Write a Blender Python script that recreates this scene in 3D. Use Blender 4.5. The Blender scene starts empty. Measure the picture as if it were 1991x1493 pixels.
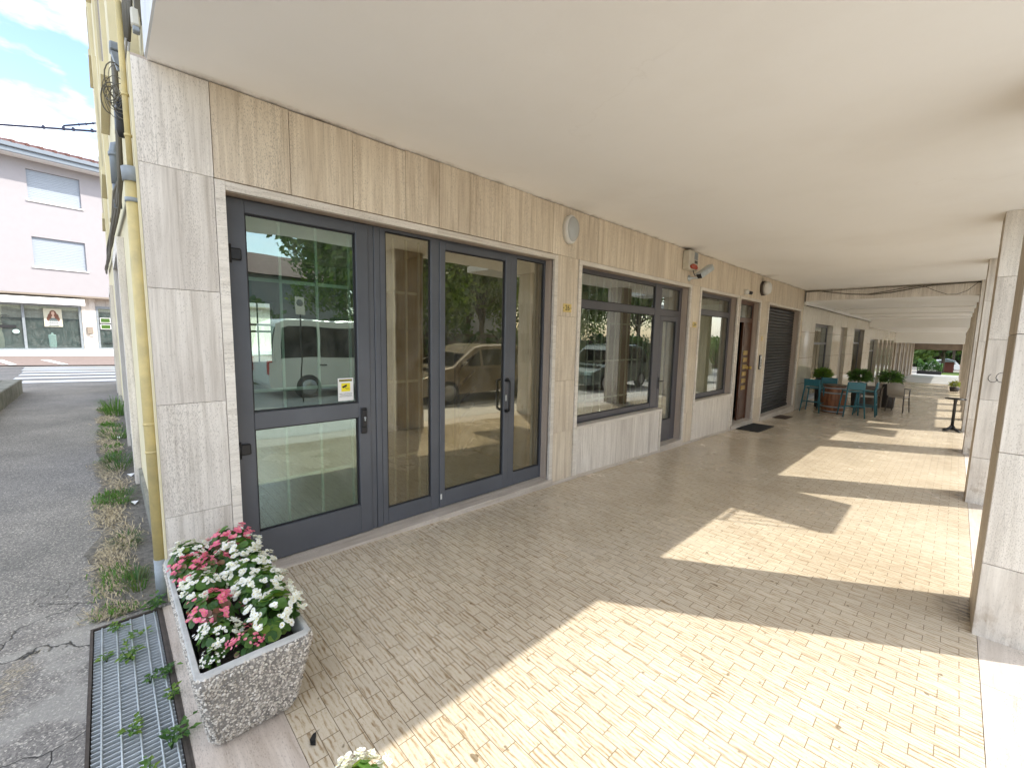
import bpy, bmesh, math, random
from mathutils import Vector, Matrix, Euler
random.seed(7)
SC = bpy.context.scene
COL = SC.collection
PI = math.pi
S = 0.0245                       # the street and the arcade floor fall gently along +y
def zf(y): return -S * max(-6.0, min(y, 90.0))
RIGHT = (0.68961101, 0.72391514, 0.0195838)
UP = (-0.09454569, 0.06318834, 0.99351313)
FWD = (-0.71798173, 0.68698916, -0.11201843)
SUN = Vector((2.03, 1.40, 2.98)).normalized()

# ------------------------------------------------------------------ materials
def N(nt, t, **kw):
    n = nt.nodes.new(t)
    for k, v in kw.items():
        if k in n.inputs.keys(): n.inputs[k].default_value = v
        else: setattr(n, k, v)
    return n
def new_mat(name):
    m = bpy.data.materials.new(name); m.use_nodes = True
    nt = m.node_tree
    return m, nt, nt.nodes['Principled BSDF'], nt.links
def rgb(c): return (c[0], c[1], c[2], 1.0)
def ramp(nt, pts):
    n = nt.nodes.new('ShaderNodeValToRGB'); e = n.color_ramp.elements
    while len(e) > 1: e.remove(e[-1])
    e[0].position = pts[0][0]; e[0].color = rgb(pts[0][1])
    for p, c in pts[1:]:
        x = e.new(p); x.color = rgb(c)
    return n
def coords(nt, scale=(1, 1, 1), attr=False, kind='Object'):
    tc = nt.nodes.new('ShaderNodeTexCoord'); mp = nt.nodes.new('ShaderNodeMapping')
    mp.inputs['Scale'].default_value = scale
    src = tc.outputs[kind]
    if attr:
        a = nt.nodes.new('ShaderNodeAttribute'); a.attribute_name = 'rnd'
        v = N(nt, 'ShaderNodeVectorMath', operation='SCALE'); v.inputs['Scale'].default_value = 23.7
        nt.links.new(a.outputs['Color'], v.inputs[0])
        ad = N(nt, 'ShaderNodeVectorMath', operation='ADD')
        nt.links.new(src, ad.inputs[0]); nt.links.new(v.outputs[0], ad.inputs[1]); src = ad.outputs[0]
    nt.links.new(src, mp.inputs['Vector'])
    return mp.outputs['Vector']
def noise(nt, vec, scale, detail=4, rough=.55, dist=0.0):
    n = N(nt, 'ShaderNodeTexNoise', Scale=scale, Detail=detail, Roughness=rough, Distortion=dist)
    nt.links.new(vec, n.inputs['Vector']); return n.outputs['Fac']
def mix(nt, fac, a, b, mode='MIX'):
    n = N(nt, 'ShaderNodeMix', data_type='RGBA', blend_type=mode)
    for s, v in ((0, fac), (6, a), (7, b)):
        if hasattr(v, 'links'): nt.links.new(v, n.inputs[s])
        elif s == 0: n.inputs[0].default_value = v
        else: n.inputs[s].default_value = rgb(v)
    return n.outputs[2]
def mth(nt, op, a, b=None, clamp=False):
    n = N(nt, 'ShaderNodeMath', operation=op, use_clamp=clamp)
    for i, v in enumerate((a, b)):
        if v is None: continue
        if hasattr(v, 'links'): nt.links.new(v, n.inputs[i])
        else: n.inputs[i].default_value = v
    return n.outputs[0]
def bump(nt, h, strength, dist=0.01):
    b = N(nt, 'ShaderNodeBump', Strength=strength, Distance=dist)
    nt.links.new(h, b.inputs['Height']); return b.outputs['Normal']
def simple(name, c, rough=.6, metal=0.0, var=.12, nscale=8.0, bmp=.1, c2=None, spec=.5, bd=.004):
    m, nt, p, L = new_mat(name)
    v = coords(nt)
    f = noise(nt, v, nscale, 6, .6)
    c2 = c2 or tuple(x * (1 - var) for x in c)
    r = ramp(nt, [(.3, c2), (.7, c)]); L.new(f, r.inputs[0])
    L.new(r.outputs[0], p.inputs['Base Color'])
    p.inputs['Roughness'].default_value = rough; p.inputs['Metallic'].default_value = metal
    p.inputs['Specular IOR Level'].default_value = spec
    if bmp: L.new(bump(nt, noise(nt, v, nscale * 9, 3), bmp, bd), p.inputs['Normal'])
    return m
def travertine(name, lo, hi, axis='z', pits=.5, rough=.55, streak=14.0, tintamt=1.0):
    m, nt, p, L = new_mat(name)
    sc = {'z': (streak, streak, .9), 'x': (1.2, streak, streak), 'y': (streak, 1.2, streak)}[axis]
    v = coords(nt, sc, attr=True)
    f = noise(nt, v, 1.0, 8, .68, .5)
    f3 = noise(nt, coords(nt, tuple(x * (4.2 if x > 2 else 2.0) for x in sc), attr=True), 1.0, 4, .6, .3)
    ff = mth(nt, 'ADD', mth(nt, 'MULTIPLY', f, .62), mth(nt, 'MULTIPLY', f3, .38))
    r = ramp(nt, [(.34, lo), (.46, tuple(a * .45 + b * .55 for a, b in zip(lo, hi))), (.58, hi)]); L.new(ff, r.inputs[0])
    big = noise(nt, coords(nt, (1, 1, 1), attr=True), 1.3, 3)
    rb = ramp(nt, [(.3, (.90, .885, .87)), (.7, (1.05, 1.045, 1.03))]); L.new(big, rb.inputs[0])
    col = mix(nt, 1.0, r.outputs[0], rb.outputs[0], 'MULTIPLY')
    a = nt.nodes.new('ShaderNodeAttribute'); a.attribute_name = 'rnd'
    sep = nt.nodes.new('ShaderNodeSeparateColor'); L.new(a.outputs['Color'], sep.inputs[0])
    t0, t1 = 1 - .07 * tintamt, 1 + .05 * tintamt
    tint = ramp(nt, [(0, (t0, t0 * .99, t0 * .98)), (1, (t1, t1, t1))]); L.new(sep.outputs[0], tint.inputs[0])
    col = mix(nt, 1.0, col, tint.outputs[0], 'MULTIPLY')
    sp = {'z': (270, 270, 85), 'x': (85, 270, 270), 'y': (270, 85, 270)}[axis]
    pt = noise(nt, coords(nt, sp, attr=True), 1.0, 2, .5)
    dens = noise(nt, coords(nt, tuple(x * .5 for x in sc), attr=True), 1.0, 4)
    pv = mth(nt, 'ADD', pt, mth(nt, 'MULTIPLY', dens, .42))
    pr = ramp(nt, [(.78, (0, 0, 0)), (.90, (1, 1, 1))]); L.new(pv, pr.inputs[0])
    col = mix(nt, mth(nt, 'MULTIPLY', pr.outputs[0], pits), col, (.17, .13, .095))
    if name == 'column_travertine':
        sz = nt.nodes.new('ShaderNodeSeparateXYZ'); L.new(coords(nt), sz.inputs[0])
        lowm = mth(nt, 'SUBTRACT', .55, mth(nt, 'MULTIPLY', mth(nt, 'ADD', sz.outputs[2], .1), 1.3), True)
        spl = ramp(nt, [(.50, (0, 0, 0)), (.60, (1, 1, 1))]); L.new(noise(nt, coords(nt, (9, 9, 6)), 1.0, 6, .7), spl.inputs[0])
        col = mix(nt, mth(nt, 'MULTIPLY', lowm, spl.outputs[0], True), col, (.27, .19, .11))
    # long dark hairline seams
    sm = noise(nt, coords(nt, tuple(x * (2.4 if x > 2 else .8) for x in sc), attr=True), 1.0, 2, .4, .8)
    sr = ramp(nt, [(.488, (0, 0, 0)), (.5, (1, 1, 1)), (.512, (0, 0, 0))]); L.new(sm, sr.inputs[0])
    sk = mth(nt, 'MULTIPLY', sr.outputs[0], mth(nt, 'MULTIPLY', big, .5))
    col = mix(nt, sk, col, tuple(x * .55 for x in lo))
    L.new(col, p.inputs['Base Color']); p.inputs['Roughness'].default_value = rough
    h = mth(nt, 'SUBTRACT', mth(nt, 'MULTIPLY', ff, .35), pr.outputs[0])
    L.new(bump(nt, h, .35, .003), p.inputs['Normal'])
    return m
M = {}
M['trav'] = travertine('travertine_cladding', (.50, .40, .29), (.81, .715, .575), 'z', .5)
M['trav_pale'] = travertine('pale_travertine', (.52, .465, .40), (.85, .80, .73), 'z', .4)
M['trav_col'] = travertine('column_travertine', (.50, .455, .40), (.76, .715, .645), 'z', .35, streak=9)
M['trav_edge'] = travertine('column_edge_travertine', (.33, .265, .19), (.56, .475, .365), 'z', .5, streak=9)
M['trim'] = travertine('trim_stone', (.60, .545, .47), (.84, .79, .71), 'y', .35)
M['jamb'] = travertine('jamb_stone', (.36, .29, .235), (.52, .43, .36), 'z', .2)
M['border'] = travertine('border_stone', (.44, .36, .29), (.70, .62, .54), 'x', .35, streak=9)
M['border_y'] = travertine('border_stone_along', (.44, .38, .31), (.66, .60, .53), 'y', .45, streak=9)
M['dark'] = simple('dark_gap', (.03, .028, .025), .9, bmp=0)
M['core'] = simple('wall_core', (.30, .25, .20), .9)
def soffit_mat():
    m, nt, p, L = new_mat('white_soffit_paint'); v = coords(nt)
    r = ramp(nt, [(.3, (.87, .855, .825)), (.5, (.905, .895, .87)), (.7, (.92, .91, .89))]); L.new(noise(nt, v, .8, 6, .62), r.inputs[0])
    col = r.outputs[0]
    dn = N(nt, 'ShaderNodeTexNoise', Scale=1.6, Detail=6.0); L.new(v, dn.inputs['Vector'])
    a2 = N(nt, 'ShaderNodeVectorMath', operation='MULTIPLY_ADD'); a2.inputs[1].default_value = (.9, .9, .9); L.new(dn.outputs['Color'], a2.inputs[0]); L.new(v, a2.inputs[2])
    cr = N(nt, 'ShaderNodeTexVoronoi', Scale=.55, feature='DISTANCE_TO_EDGE'); L.new(a2.outputs[0], cr.inputs['Vector'])
    cm = ramp(nt, [(.0008, (1, 1, 1)), (.003, (0, 0, 0))]); L.new(cr.outputs['Distance'], cm.inputs[0])
    bm_ = ramp(nt, [(.5, (0, 0, 0)), (.62, (1, 1, 1))]); L.new(noise(nt, v, .6, 2), bm_.inputs[0])
    col = mix(nt, mth(nt, 'MULTIPLY', mth(nt, 'MULTIPLY', cm.outputs[0], bm_.outputs[0]), .08), col, (.45, .41, .35))
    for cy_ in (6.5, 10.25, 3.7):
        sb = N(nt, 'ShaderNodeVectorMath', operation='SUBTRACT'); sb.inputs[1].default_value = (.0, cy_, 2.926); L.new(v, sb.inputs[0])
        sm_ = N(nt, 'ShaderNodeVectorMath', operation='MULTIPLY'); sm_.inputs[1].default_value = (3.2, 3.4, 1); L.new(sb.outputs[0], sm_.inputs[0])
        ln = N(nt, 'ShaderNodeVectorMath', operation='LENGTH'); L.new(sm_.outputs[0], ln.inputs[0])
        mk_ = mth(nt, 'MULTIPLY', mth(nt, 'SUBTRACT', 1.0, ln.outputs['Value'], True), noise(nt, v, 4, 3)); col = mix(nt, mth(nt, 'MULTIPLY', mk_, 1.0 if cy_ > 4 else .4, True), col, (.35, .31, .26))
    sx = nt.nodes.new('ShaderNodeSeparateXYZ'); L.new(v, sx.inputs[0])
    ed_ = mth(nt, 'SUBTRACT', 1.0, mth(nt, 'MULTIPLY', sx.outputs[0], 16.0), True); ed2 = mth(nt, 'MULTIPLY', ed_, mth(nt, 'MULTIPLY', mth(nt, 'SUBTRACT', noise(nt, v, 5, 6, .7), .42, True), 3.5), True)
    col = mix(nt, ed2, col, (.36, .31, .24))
    L.new(col, p.inputs['Base Color']); p.inputs['Roughness'].default_value = .85
    L.new(bump(nt, mth(nt, 'ADD', noise(nt, v, 60, 3), mth(nt, 'MULTIPLY', noise(nt, v, 2.2, 3), 3.0)), .15, .004), p.inputs['Normal']); return m
M['ceiling'] = soffit_mat()
M['fascia'] = simple('slab_fascia_paint', (.70, .72, .74), .8, var=.2, nscale=5)
M['yellow'] = simple('cream_plaster', (.74, .66, .44), .85, var=.14, nscale=2.2, bmp=.3)
M['yellow_pipe'] = simple('ochre_pipe_paint', (.62, .49, .21), .6, var=.25, nscale=9, c2=(.43, .35, .17), bmp=.3)
M['pipe_grey'] = simple('grey_pipe', (.30, .33, .35), .5, var=.35, nscale=14)
M['alu'] = simple('slate_aluminium', (.125, .133, .150), .40, .25, var=.22, nscale=2.2, bmp=.05)
M['alu_dark'] = simple('dark_gasket', (.018, .018, .02), .5, bmp=0)
M['alu_win'] = simple('brownish_aluminium', (.13, .125, .135), .4, .3, var=.1, bmp=.02)
M['black'] = simple('black_plastic', (.015, .015, .016), .35, bmp=0)
M['blackiron'] = simple('black_iron', (.02, .02, .021), .5, .4)
M['bars'] = simple('grey_green_bar_paint', (.36, .38, .34), .5, .1)
M['white'] = simple('white_plastic', (.72, .71, .67), .4, var=.1)
M['dirty_white'] = simple('aged_white_plastic', (.62, .58, .48), .5, var=.18, nscale=12)
M['red'] = simple('red_lens', (.45, .06, .025), .25, var=.3, nscale=30)
M['brass'] = simple('polished_brass', (.62, .44, .14), .28, .85, nscale=30)
M['gold'] = simple('gold_plate', (.76, .58, .22), .4, .2, nscale=20)
M['steel'] = simple('galvanised_steel', (.62, .66, .67), .45, .35, var=.25, nscale=22)
M['rust'] = simple('rusty_frame', (.10, .08, .065), .75, .3, var=.4, nscale=30)
M['wood'] = simple('dark_red_wood', (.115, .048, .024), .35, var=.45, nscale=7)
M['mat'] = simple('black_rubber_mat', (.014, .014, .013), .95, nscale=90, bmp=.5)
M['mat_brown'] = simple('brown_coir_mat', (.06, .035, .02), .95, nscale=90, bmp=.5)
M['soil'] = simple('potting_soil', (.045, .026, .018), .95, var=.6, nscale=60, bmp=1.0, bd=.02)
M['teal'] = simple('teal_resin', (.030, .145, .180), .42, var=.06)
M['taupe'] = simple('taupe_resin', (.46, .42, .37), .5, var=.06)
M['taupe_dark'] = simple('dark_taupe_resin', (.11, .095, .085), .5, var=.06)
M['pot_dark'] = simple('dark_planter', (.06, .055, .055), .6)
M['pot_wood'] = simple('weathered_wood_box', (.16, .125, .09), .8, var=.4, nscale=10)
M['pink'] = simple('lilac_grey_plaster', (.38, .355, .362), .9, var=.04, nscale=3, bmp=.25)
M['shutterw'] = simple('white_roller_blind', (.36, .40, .45), .6, var=.05)
M['whitepaint'] = simple('white_trim_paint', (.80, .79, .76), .6, var=.05)
M['gutter'] = simple('grey_gutter', (.20, .225, .25), .4, .3, var=.1)
M['rooftile'] = simple('terracotta_tile', (.20, .095, .08), .8, var=.4, nscale=5)
M['concrete'] = simple('mossy_concrete', (.30, .29, .25), .9, var=.4, nscale=5, c2=(.14, .14, .11), bmp=.4)
M['brickpave'] = simple('red_brick_paving', (.25, .19, .165), .85, var=.25, nscale=9)
M['mark'] = simple('white_road_paint', (.78, .78, .76), .7, var=.12, nscale=12)
M['pavement'] = simple('pale_pavement', (.60, .58, .54), .9, var=.15, nscale=4)
M['leaf'] = simple('green_leaf', (.075, .17, .04), .45, var=.5, nscale=25, c2=(.045, .11, .03), bmp=0)
M['leaf_lime'] = simple('lime_leaf', (.22, .34, .05), .45, var=.3, nscale=25, bmp=0)
M['leaf_mid'] = simple('mid_green_leaf', (.14, .28, .06), .45, var=.4, nscale=25, bmp=0)
M['leaf_bronze'] = simple('bronze_leaf', (.17, .12, .05), .4, var=.5, nscale=25, c2=(.14, .04, .04), bmp=0)
M['treeleaf'] = simple('tree_leaf', (.13, .20, .05), .55, var=.5, nscale=3, c2=(.06, .11, .025), bmp=0)
M['treeleaf2'] = simple('light_tree_leaf', (.20, .28, .06), .55, var=.4, nscale=3, c2=(.10, .16, .035), bmp=0)
M['bark'] = simple('bark', (.12, .09, .065), .9, var=.5, nscale=9, bmp=.8)
M['petal_w'] = simple('white_petal', (.86, .86, .83), .5, var=.04, bmp=0)
M['petal_p'] = simple('pink_petal', (.78, .11, .24), .5, var=.35, nscale=60, c2=(.86, .30, .42), bmp=0)
M['pistil'] = simple('yellow_pistil', (.75, .60, .12), .5, bmp=0)
M['drygrass'] = simple('dry_straw', (.60, .50, .33), .85, var=.3, nscale=30, bmp=0)
M['grassg'] = simple('weed_green', (.15, .19, .07), .6, var=.4, nscale=30, bmp=0)
M['curtain'] = simple('beige_curtain', (.60, .56, .44), .9, var=.1)
M['int_wall'] = simple('interior_wall', (.33, .31, .25), .9, var=.1, nscale=2)
M['int_dark'] = simple('interior_dark_wall', (.05, .048, .04), .9)
M['int_yellow'] = simple('interior_yellow_wall', (.28, .25, .12), .9, var=.1, nscale=2)
M['int_floor'] = simple('interior_floor', (.20, .20, .16), .4, var=.1, nscale=3)
M['greenpaint'] = simple('dark_green_paint', (.02, .085, .06), .5)
M['yellowflower'] = simple('yellow_green_leaf', (.60, .60, .08), .5, var=.3, nscale=30, bmp=0)
M['skin'] = simple('poster_skin', (.62, .42, .32), .6, bmp=0)
M['hair'] = simple('poster_hair', (.20, .085, .05), .6, var=.4, nscale=30, bmp=0)
M['postercream'] = simple('poster_cream', (.62, .60, .46), .6, bmp=0)
M['mint'] = simple('mint_glazed', (.50, .66, .62), .35, bmp=0)
M['shopint'] = simple('pale_shop_backdrop', (.15, .185, .18), .7, var=.35, nscale=1.5)
M['yellowsign'] = simple('yellow_print', (.85, .72, .02), .5, var=.02, bmp=0)
M['ink'] = simple('black_ink', (.012, .012, .012), .6, bmp=0)
M['cable'] = simple('grey_cable_jacket', (.12, .105, .075), .7, nscale=30)
M['cablew'] = simple('pale_cable_jacket', (.52, .50, .45), .6, nscale=30)
M['skycable'] = simple('blue_grey_cable', (.06, .065, .13), .6)
M['redbrown'] = simple('red_brown_timber', (.20, .055, .04), .7)
M['carwhite'] = simple('white_car_paint', (.78, .78, .76), .25, var=.03, bmp=0)
M['carbrown'] = simple('grey_bronze_car_paint', (.30, .26, .21), .2, .3, var=.05, bmp=0)
M['cargreen'] = simple('grey_green_car_paint', (.14, .18, .17), .2, .3, var=.05, bmp=0)
M['carblue'] = simple('pale_blue_car_paint', (.45, .52, .58), .25, var=.03, bmp=0)
M['tyre'] = simple('tyre_rubber', (.02, .02, .02), .85)
M['rim'] = simple('alloy_rim', (.45, .45, .46), .35, .7)
M['lampred'] = simple('red_tail_lens', (.5, .02, .02), .2, bmp=0)
M['opal'] = simple('frosted_diffuser', (.48, .49, .48), .25, var=.1, bmp=0)

def translucent(key, amt=.45, tint=1.5):
    nt = M[key].node_tree; p = nt.nodes['Principled BSDF']; src = p.inputs['Base Color'].links[0].from_socket
    t = nt.nodes.new('ShaderNodeBsdfTranslucent'); mx = nt.nodes.new('ShaderNodeMixShader'); mx.inputs[0].default_value = amt
    c = mix(nt, 1.0, src, (tint, tint, tint * .55), 'MULTIPLY'); nt.links.new(c, t.inputs['Color'])
    nt.links.new(p.outputs[0], mx.inputs[1]); nt.links.new(t.outputs[0], mx.inputs[2]); nt.links.new(mx.outputs[0], nt.nodes['Material Output'].inputs['Surface'])
for k_ in ('treeleaf', 'treeleaf2', 'leaf', 'leaf_mid', 'leaf_lime', 'grassg'): translucent(k_)
for k_ in ('petal_w', 'petal_p'): translucent(k_, .3, 1.0)
def glass_mat(name, tint, ior, rough=0.0, refl=(1, 1, 1)):
    m, nt, p, L = new_mat(name); nt.nodes.remove(p)
    out = nt.nodes['Material Output']
    g = N(nt, 'ShaderNodeBsdfGlossy', Color=rgb(refl), Roughness=rough)
    t = N(nt, 'ShaderNodeBsdfTransparent', Color=rgb(tint))
    if 'shop' in name: L.new(bump(nt, noise(nt, coords(nt), 1.7, 2), .06, .02), g.inputs['Normal'])
    f = N(nt, 'ShaderNodeFresnel', IOR=ior)
    mx = nt.nodes.new('ShaderNodeMixShader')
    ge = nt.nodes.new('ShaderNodeNewGeometry'); fr = mth(nt, 'MULTIPLY', f.outputs[0], mth(nt, 'SUBTRACT', 1.0, ge.outputs['Backfacing']))
    L.new(fr, mx.inputs[0]); L.new(t.outputs[0], mx.inputs[1]); L.new(g.outputs[0], mx.inputs[2])
    if 'shop' in name or 'window' in name:
        df = N(nt, 'ShaderNodeBsdfDiffuse', Color=(.62, .60, .55, 1)); mx2 = nt.nodes.new('ShaderNodeMixShader')
        sm = ramp(nt, [(.40, (.008, .008, .008)), (.72, (.085, .085, .085))]); L.new(noise(nt, coords(nt, (1, 2.2, 1.4)), 2.6, 7, .68, .8), sm.inputs[0])
        L.new(sm.outputs[0], mx2.inputs[0]); L.new(mx.outputs[0], mx2.inputs[1]); L.new(df.outputs[0], mx2.inputs[2]); L.new(mx2.outputs[0], out.inputs['Surface']); return m
    L.new(mx.outputs[0], out.inputs['Surface']); return m
M['glass'] = glass_mat('shop_glass', (.74, .86, .80), 3.1, 0, (.78, .97, .87))
M['glass_b'] = glass_mat('bronze_shop_glass', (.74, .73, .62), 3.1, 0, (1.0, .93, .70))
M['glass_w'] = glass_mat('window_glass', (.78, .81, .76), 3.0, 0, (.93, .96, .90))
M['glass_car'] = glass_mat('car_glass', (.06, .07, .07), 1.9, 0, (.9, 1, 1))
M['glass_far'] = glass_mat('teal_shop_glass', (.86, .90, .89), 3.2, 0, (.85, .98, .96))

def floor_tiles():
    m, nt, p, L = new_mat('beige_veined_floor_tiles')
    tc = nt.nodes.new('ShaderNodeTexCoord')
    mp = nt.nodes.new('ShaderNodeMapping'); mp.inputs['Location'].default_value = (-.0170, -.018, 0)
    L.new(tc.outputs['Object'], mp.inputs['Vector'])
    def brick(c1, c2, mo, msz):
        b = N(nt, 'ShaderNodeTexBrick', offset=.5, offset_frequency=2)
        b.inputs['Scale'].default_value = 1.0; b.inputs['Mortar Size'].default_value = msz
        b.inputs['Mortar Smooth'].default_value = .15
        b.inputs['Brick Width'].default_value = .1425; b.inputs['Row Height'].default_value = .0702
        b.inputs['Color1'].default_value = rgb(c1); b.inputs['Color2'].default_value = rgb(c2); b.inputs['Mortar'].default_value = rgb(mo)
        L.new(mp.outputs[0], b.inputs['Vector']); return b
    rb = brick((0, 0, 0), (1, 1, 1), (.5, .5, .5), 0.0)
    rv = N(nt, 'ShaderNodeVectorMath', operation='SCALE'); rv.inputs['Scale'].default_value = 31.0
    L.new(rb.outputs['Color'], rv.inputs[0])
    ad = N(nt, 'ShaderNodeVectorMath', operation='ADD'); L.new(mp.outputs[0], ad.inputs[0]); L.new(rv.outputs[0], ad.inputs[1])
    m2 = nt.nodes.new('ShaderNodeMapping'); m2.inputs['Scale'].default_value = (10, 85, 1); L.new(ad.outputs[0], m2.inputs['Vector'])
    wv = N(nt, 'ShaderNodeTexWave', wave_type='BANDS', bands_direction='Y', wave_profile='SIN'); wv.inputs['Scale'].default_value = 14.0
    wv.inputs['Distortion'].default_value = 6.5; wv.inputs['Detail'].default_value = 4; wv.inputs['Detail Scale'].default_value = 1.6; wv.inputs['Detail Roughness'].default_value = .62
    m4 = nt.nodes.new('ShaderNodeMapping'); m4.inputs['Scale'].default_value = (.42, 1, 1); L.new(ad.outputs[0], m4.inputs['Vector']); L.new(m4.outputs[0], wv.inputs['Vector'])
    n2 = noise(nt, m2.outputs[0], 1.0, 4, .6, .5)
    f = mth(nt, 'ADD', mth(nt, 'MULTIPLY', wv.outputs['Fac'], .30), mth(nt, 'MULTIPLY', n2, 1.05))
    base = ramp(nt, [(.40, (.35, .255, .155)), (.50, (.47, .375, .255)), (.60, (.61, .525, .40)), (.95, (.665, .59, .47))]); L.new(f, base.inputs[0])
    m3 = nt.nodes.new('ShaderNodeMapping'); m3.inputs['Scale'].default_value = (90, 140, 1); L.new(ad.outputs[0], m3.inputs['Vector'])
    f2 = noise(nt, m3.outputs[0], 1.0, 3, .6)
    sp = ramp(nt, [(.58, (1, 1, 1)), (.70, (.80, .72, .60))]); L.new(f2, sp.inputs[0])
    col = mix(nt, .8, base.outputs[0], sp.outputs[0], 'MULTIPLY')
    tint = ramp(nt, [(0, (.93, .925, .915)), (1, (1.03, 1.03, 1.02))]); L.new(rb.outputs['Color'], tint.inputs[0])
    col = mix(nt, 1.0, col, tint.outputs[0], 'MULTIPLY')
    # wear: large dull patches of dirt
    d = noise(nt, coords(nt, (1, 1, 1)), .9, 5, .6)
    dr = ramp(nt, [(.35, (.86, .84, .81)), (.65, (1, 1, 1))]); L.new(d, dr.inputs[0])
    col = mix(nt, 1.0, col, dr.outputs[0], 'MULTIPLY')
    gum = noise(nt, coords(nt, (1, 1, 1)), 17.0, 2, .4); gr_ = ramp(nt, [(.735, (1, 1, 1)), (.76, (.45, .42, .38))]); L.new(gum, gr_.inputs[0])
    col = mix(nt, 1.0, col, gr_.outputs[0], 'MULTIPLY')
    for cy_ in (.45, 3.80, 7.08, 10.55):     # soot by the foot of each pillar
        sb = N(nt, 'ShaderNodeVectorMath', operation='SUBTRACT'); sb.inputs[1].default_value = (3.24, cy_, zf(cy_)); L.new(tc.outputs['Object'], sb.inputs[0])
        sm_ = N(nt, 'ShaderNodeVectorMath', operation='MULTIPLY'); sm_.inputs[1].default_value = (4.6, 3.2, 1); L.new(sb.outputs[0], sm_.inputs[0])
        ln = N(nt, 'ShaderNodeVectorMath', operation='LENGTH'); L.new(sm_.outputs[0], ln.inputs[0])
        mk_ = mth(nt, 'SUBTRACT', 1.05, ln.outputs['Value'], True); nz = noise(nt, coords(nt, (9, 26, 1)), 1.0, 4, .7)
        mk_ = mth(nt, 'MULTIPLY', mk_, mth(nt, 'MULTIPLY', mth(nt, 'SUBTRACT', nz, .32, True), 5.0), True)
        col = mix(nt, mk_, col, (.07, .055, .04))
    bk = brick((1, 1, 1), (1, 1, 1), (0, 0, 0), .0018)
    wear = noise(nt, coords(nt, (1, 1, 1)), 9.0, 3)
    mo = mth(nt, 'MULTIPLY', bk.outputs['Fac'], mth(nt, 'ADD', wear, .5, True))
    col = mix(nt, mo, col, (.20, .15, .095))
    L.new(col, p.inputs['Base Color'])
    rr_ = ramp(nt, [(.3, (.17, .17, .17)), (.7, (.32, .32, .32))]); L.new(d, rr_.inputs[0]); L.new(rr_.outputs[0], p.inputs['Roughness']); p.inputs['Specular IOR Level'].default_value = .55
    L.new(bump(nt, mth(nt, 'SUBTRACT', mth(nt, 'MULTIPLY', f, .3), bk.outputs['Fac']), .22, .0008), p.inputs['Normal'])
    return m
M['tiles'] = floor_tiles()

def asphalt(name, light=1.0, cracks=True):
    m, nt, p, L = new_mat(name)
    v = coords(nt)
    big = noise(nt, v, 1.1, 5, .6); fine = noise(nt, v, 260, 2, .6)
    r = ramp(nt, [(.3, tuple(light * x for x in (.175, .163, .148))), (.7, tuple(light * x for x in (.285, .26, .232)))]); L.new(big, r.inputs[0])
    agg = N(nt, 'ShaderNodeTexVoronoi', Scale=150.0); L.new(v, agg.inputs['Vector'])
    sp = ramp(nt, [(0, (.55, .55, .56)), (.6, (1, 1, 1)), (.85, (1.3, 1.3, 1.28)), (1, (2.4, 2.4, 2.3))])
    sepc = nt.nodes.new('ShaderNodeSeparateColor'); L.new(agg.outputs['Color'], sepc.inputs[0]); L.new(sepc.outputs[0], sp.inputs[0])
    col = mix(nt, .85, r.outputs[0], sp.outputs[0], 'MULTIPLY')
    h = mth(nt, 'ADD', mth(nt, 'MULTIPLY', sepc.outputs[0], .5), fine)
    if cracks:
        dn = N(nt, 'ShaderNodeTexNoise', Scale=3.0, Detail=5.0); L.new(v, dn.inputs['Vector'])
        vv = N(nt, 'ShaderNodeVectorMath', operation='SCALE'); vv.inputs['Scale'].default_value = .55; L.new(dn.outputs['Color'], vv.inputs[0])
        a2 = N(nt, 'ShaderNodeVectorMath', operation='ADD'); L.new(v, a2.inputs[0]); L.new(vv.outputs[0], a2.inputs[1])
        cr = N(nt, 'ShaderNodeTexVoronoi', Scale=1.55, feature='DISTANCE_TO_EDGE'); L.new(a2.outputs[0], cr.inputs['Vector'])
        cm = ramp(nt, [(.002, (1, 1, 1)), (.012, (0, 0, 0))]); L.new(cr.outputs['Distance'], cm.inputs[0])
        geo = nt.nodes.new('ShaderNodeSeparateXYZ'); L.new(v, geo.inputs[0])
        msk = mth(nt, 'MULTIPLY', mth(nt, 'ADD', geo.outputs[0], 1.0, True), 1.0)
        ck = mth(nt, 'MULTIPLY', cm.outputs[0], msk)
        patch = noise(nt, v, 2.3, 4)
        pm = ramp(nt, [(.52, (0, 0, 0)), (.58, (1, 1, 1))]); L.new(patch, pm.inputs[0])
        col = mix(nt, mth(nt, 'MULTIPLY', mth(nt, 'MULTIPLY', pm.outputs[0], msk), .55), col, (.38, .36, .32))
        col = mix(nt, ck, col, (.025, .023, .02))
        h = mth(nt, 'SUBTRACT', h, mth(nt, 'MULTIPLY', ck, 4.0))
    L.new(col, p.inputs['Base Color']); p.inputs['Roughness'].default_value = .88
    L.new(bump(nt, h, .55, .004), p.inputs['Normal'])
    return m
M['asphalt'] = asphalt('worn_asphalt')
M['parking'] = simple('pale_bounce_asphalt', (.36, .35, .33), .9, var=.15, nscale=3)  # kept paler than the street to bounce light into the arcade
M['rubble'] = simple('gritty_soil', (.33, .30, .255), .95, var=.5, nscale=30, bmp=1.0, bd=.02)

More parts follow.
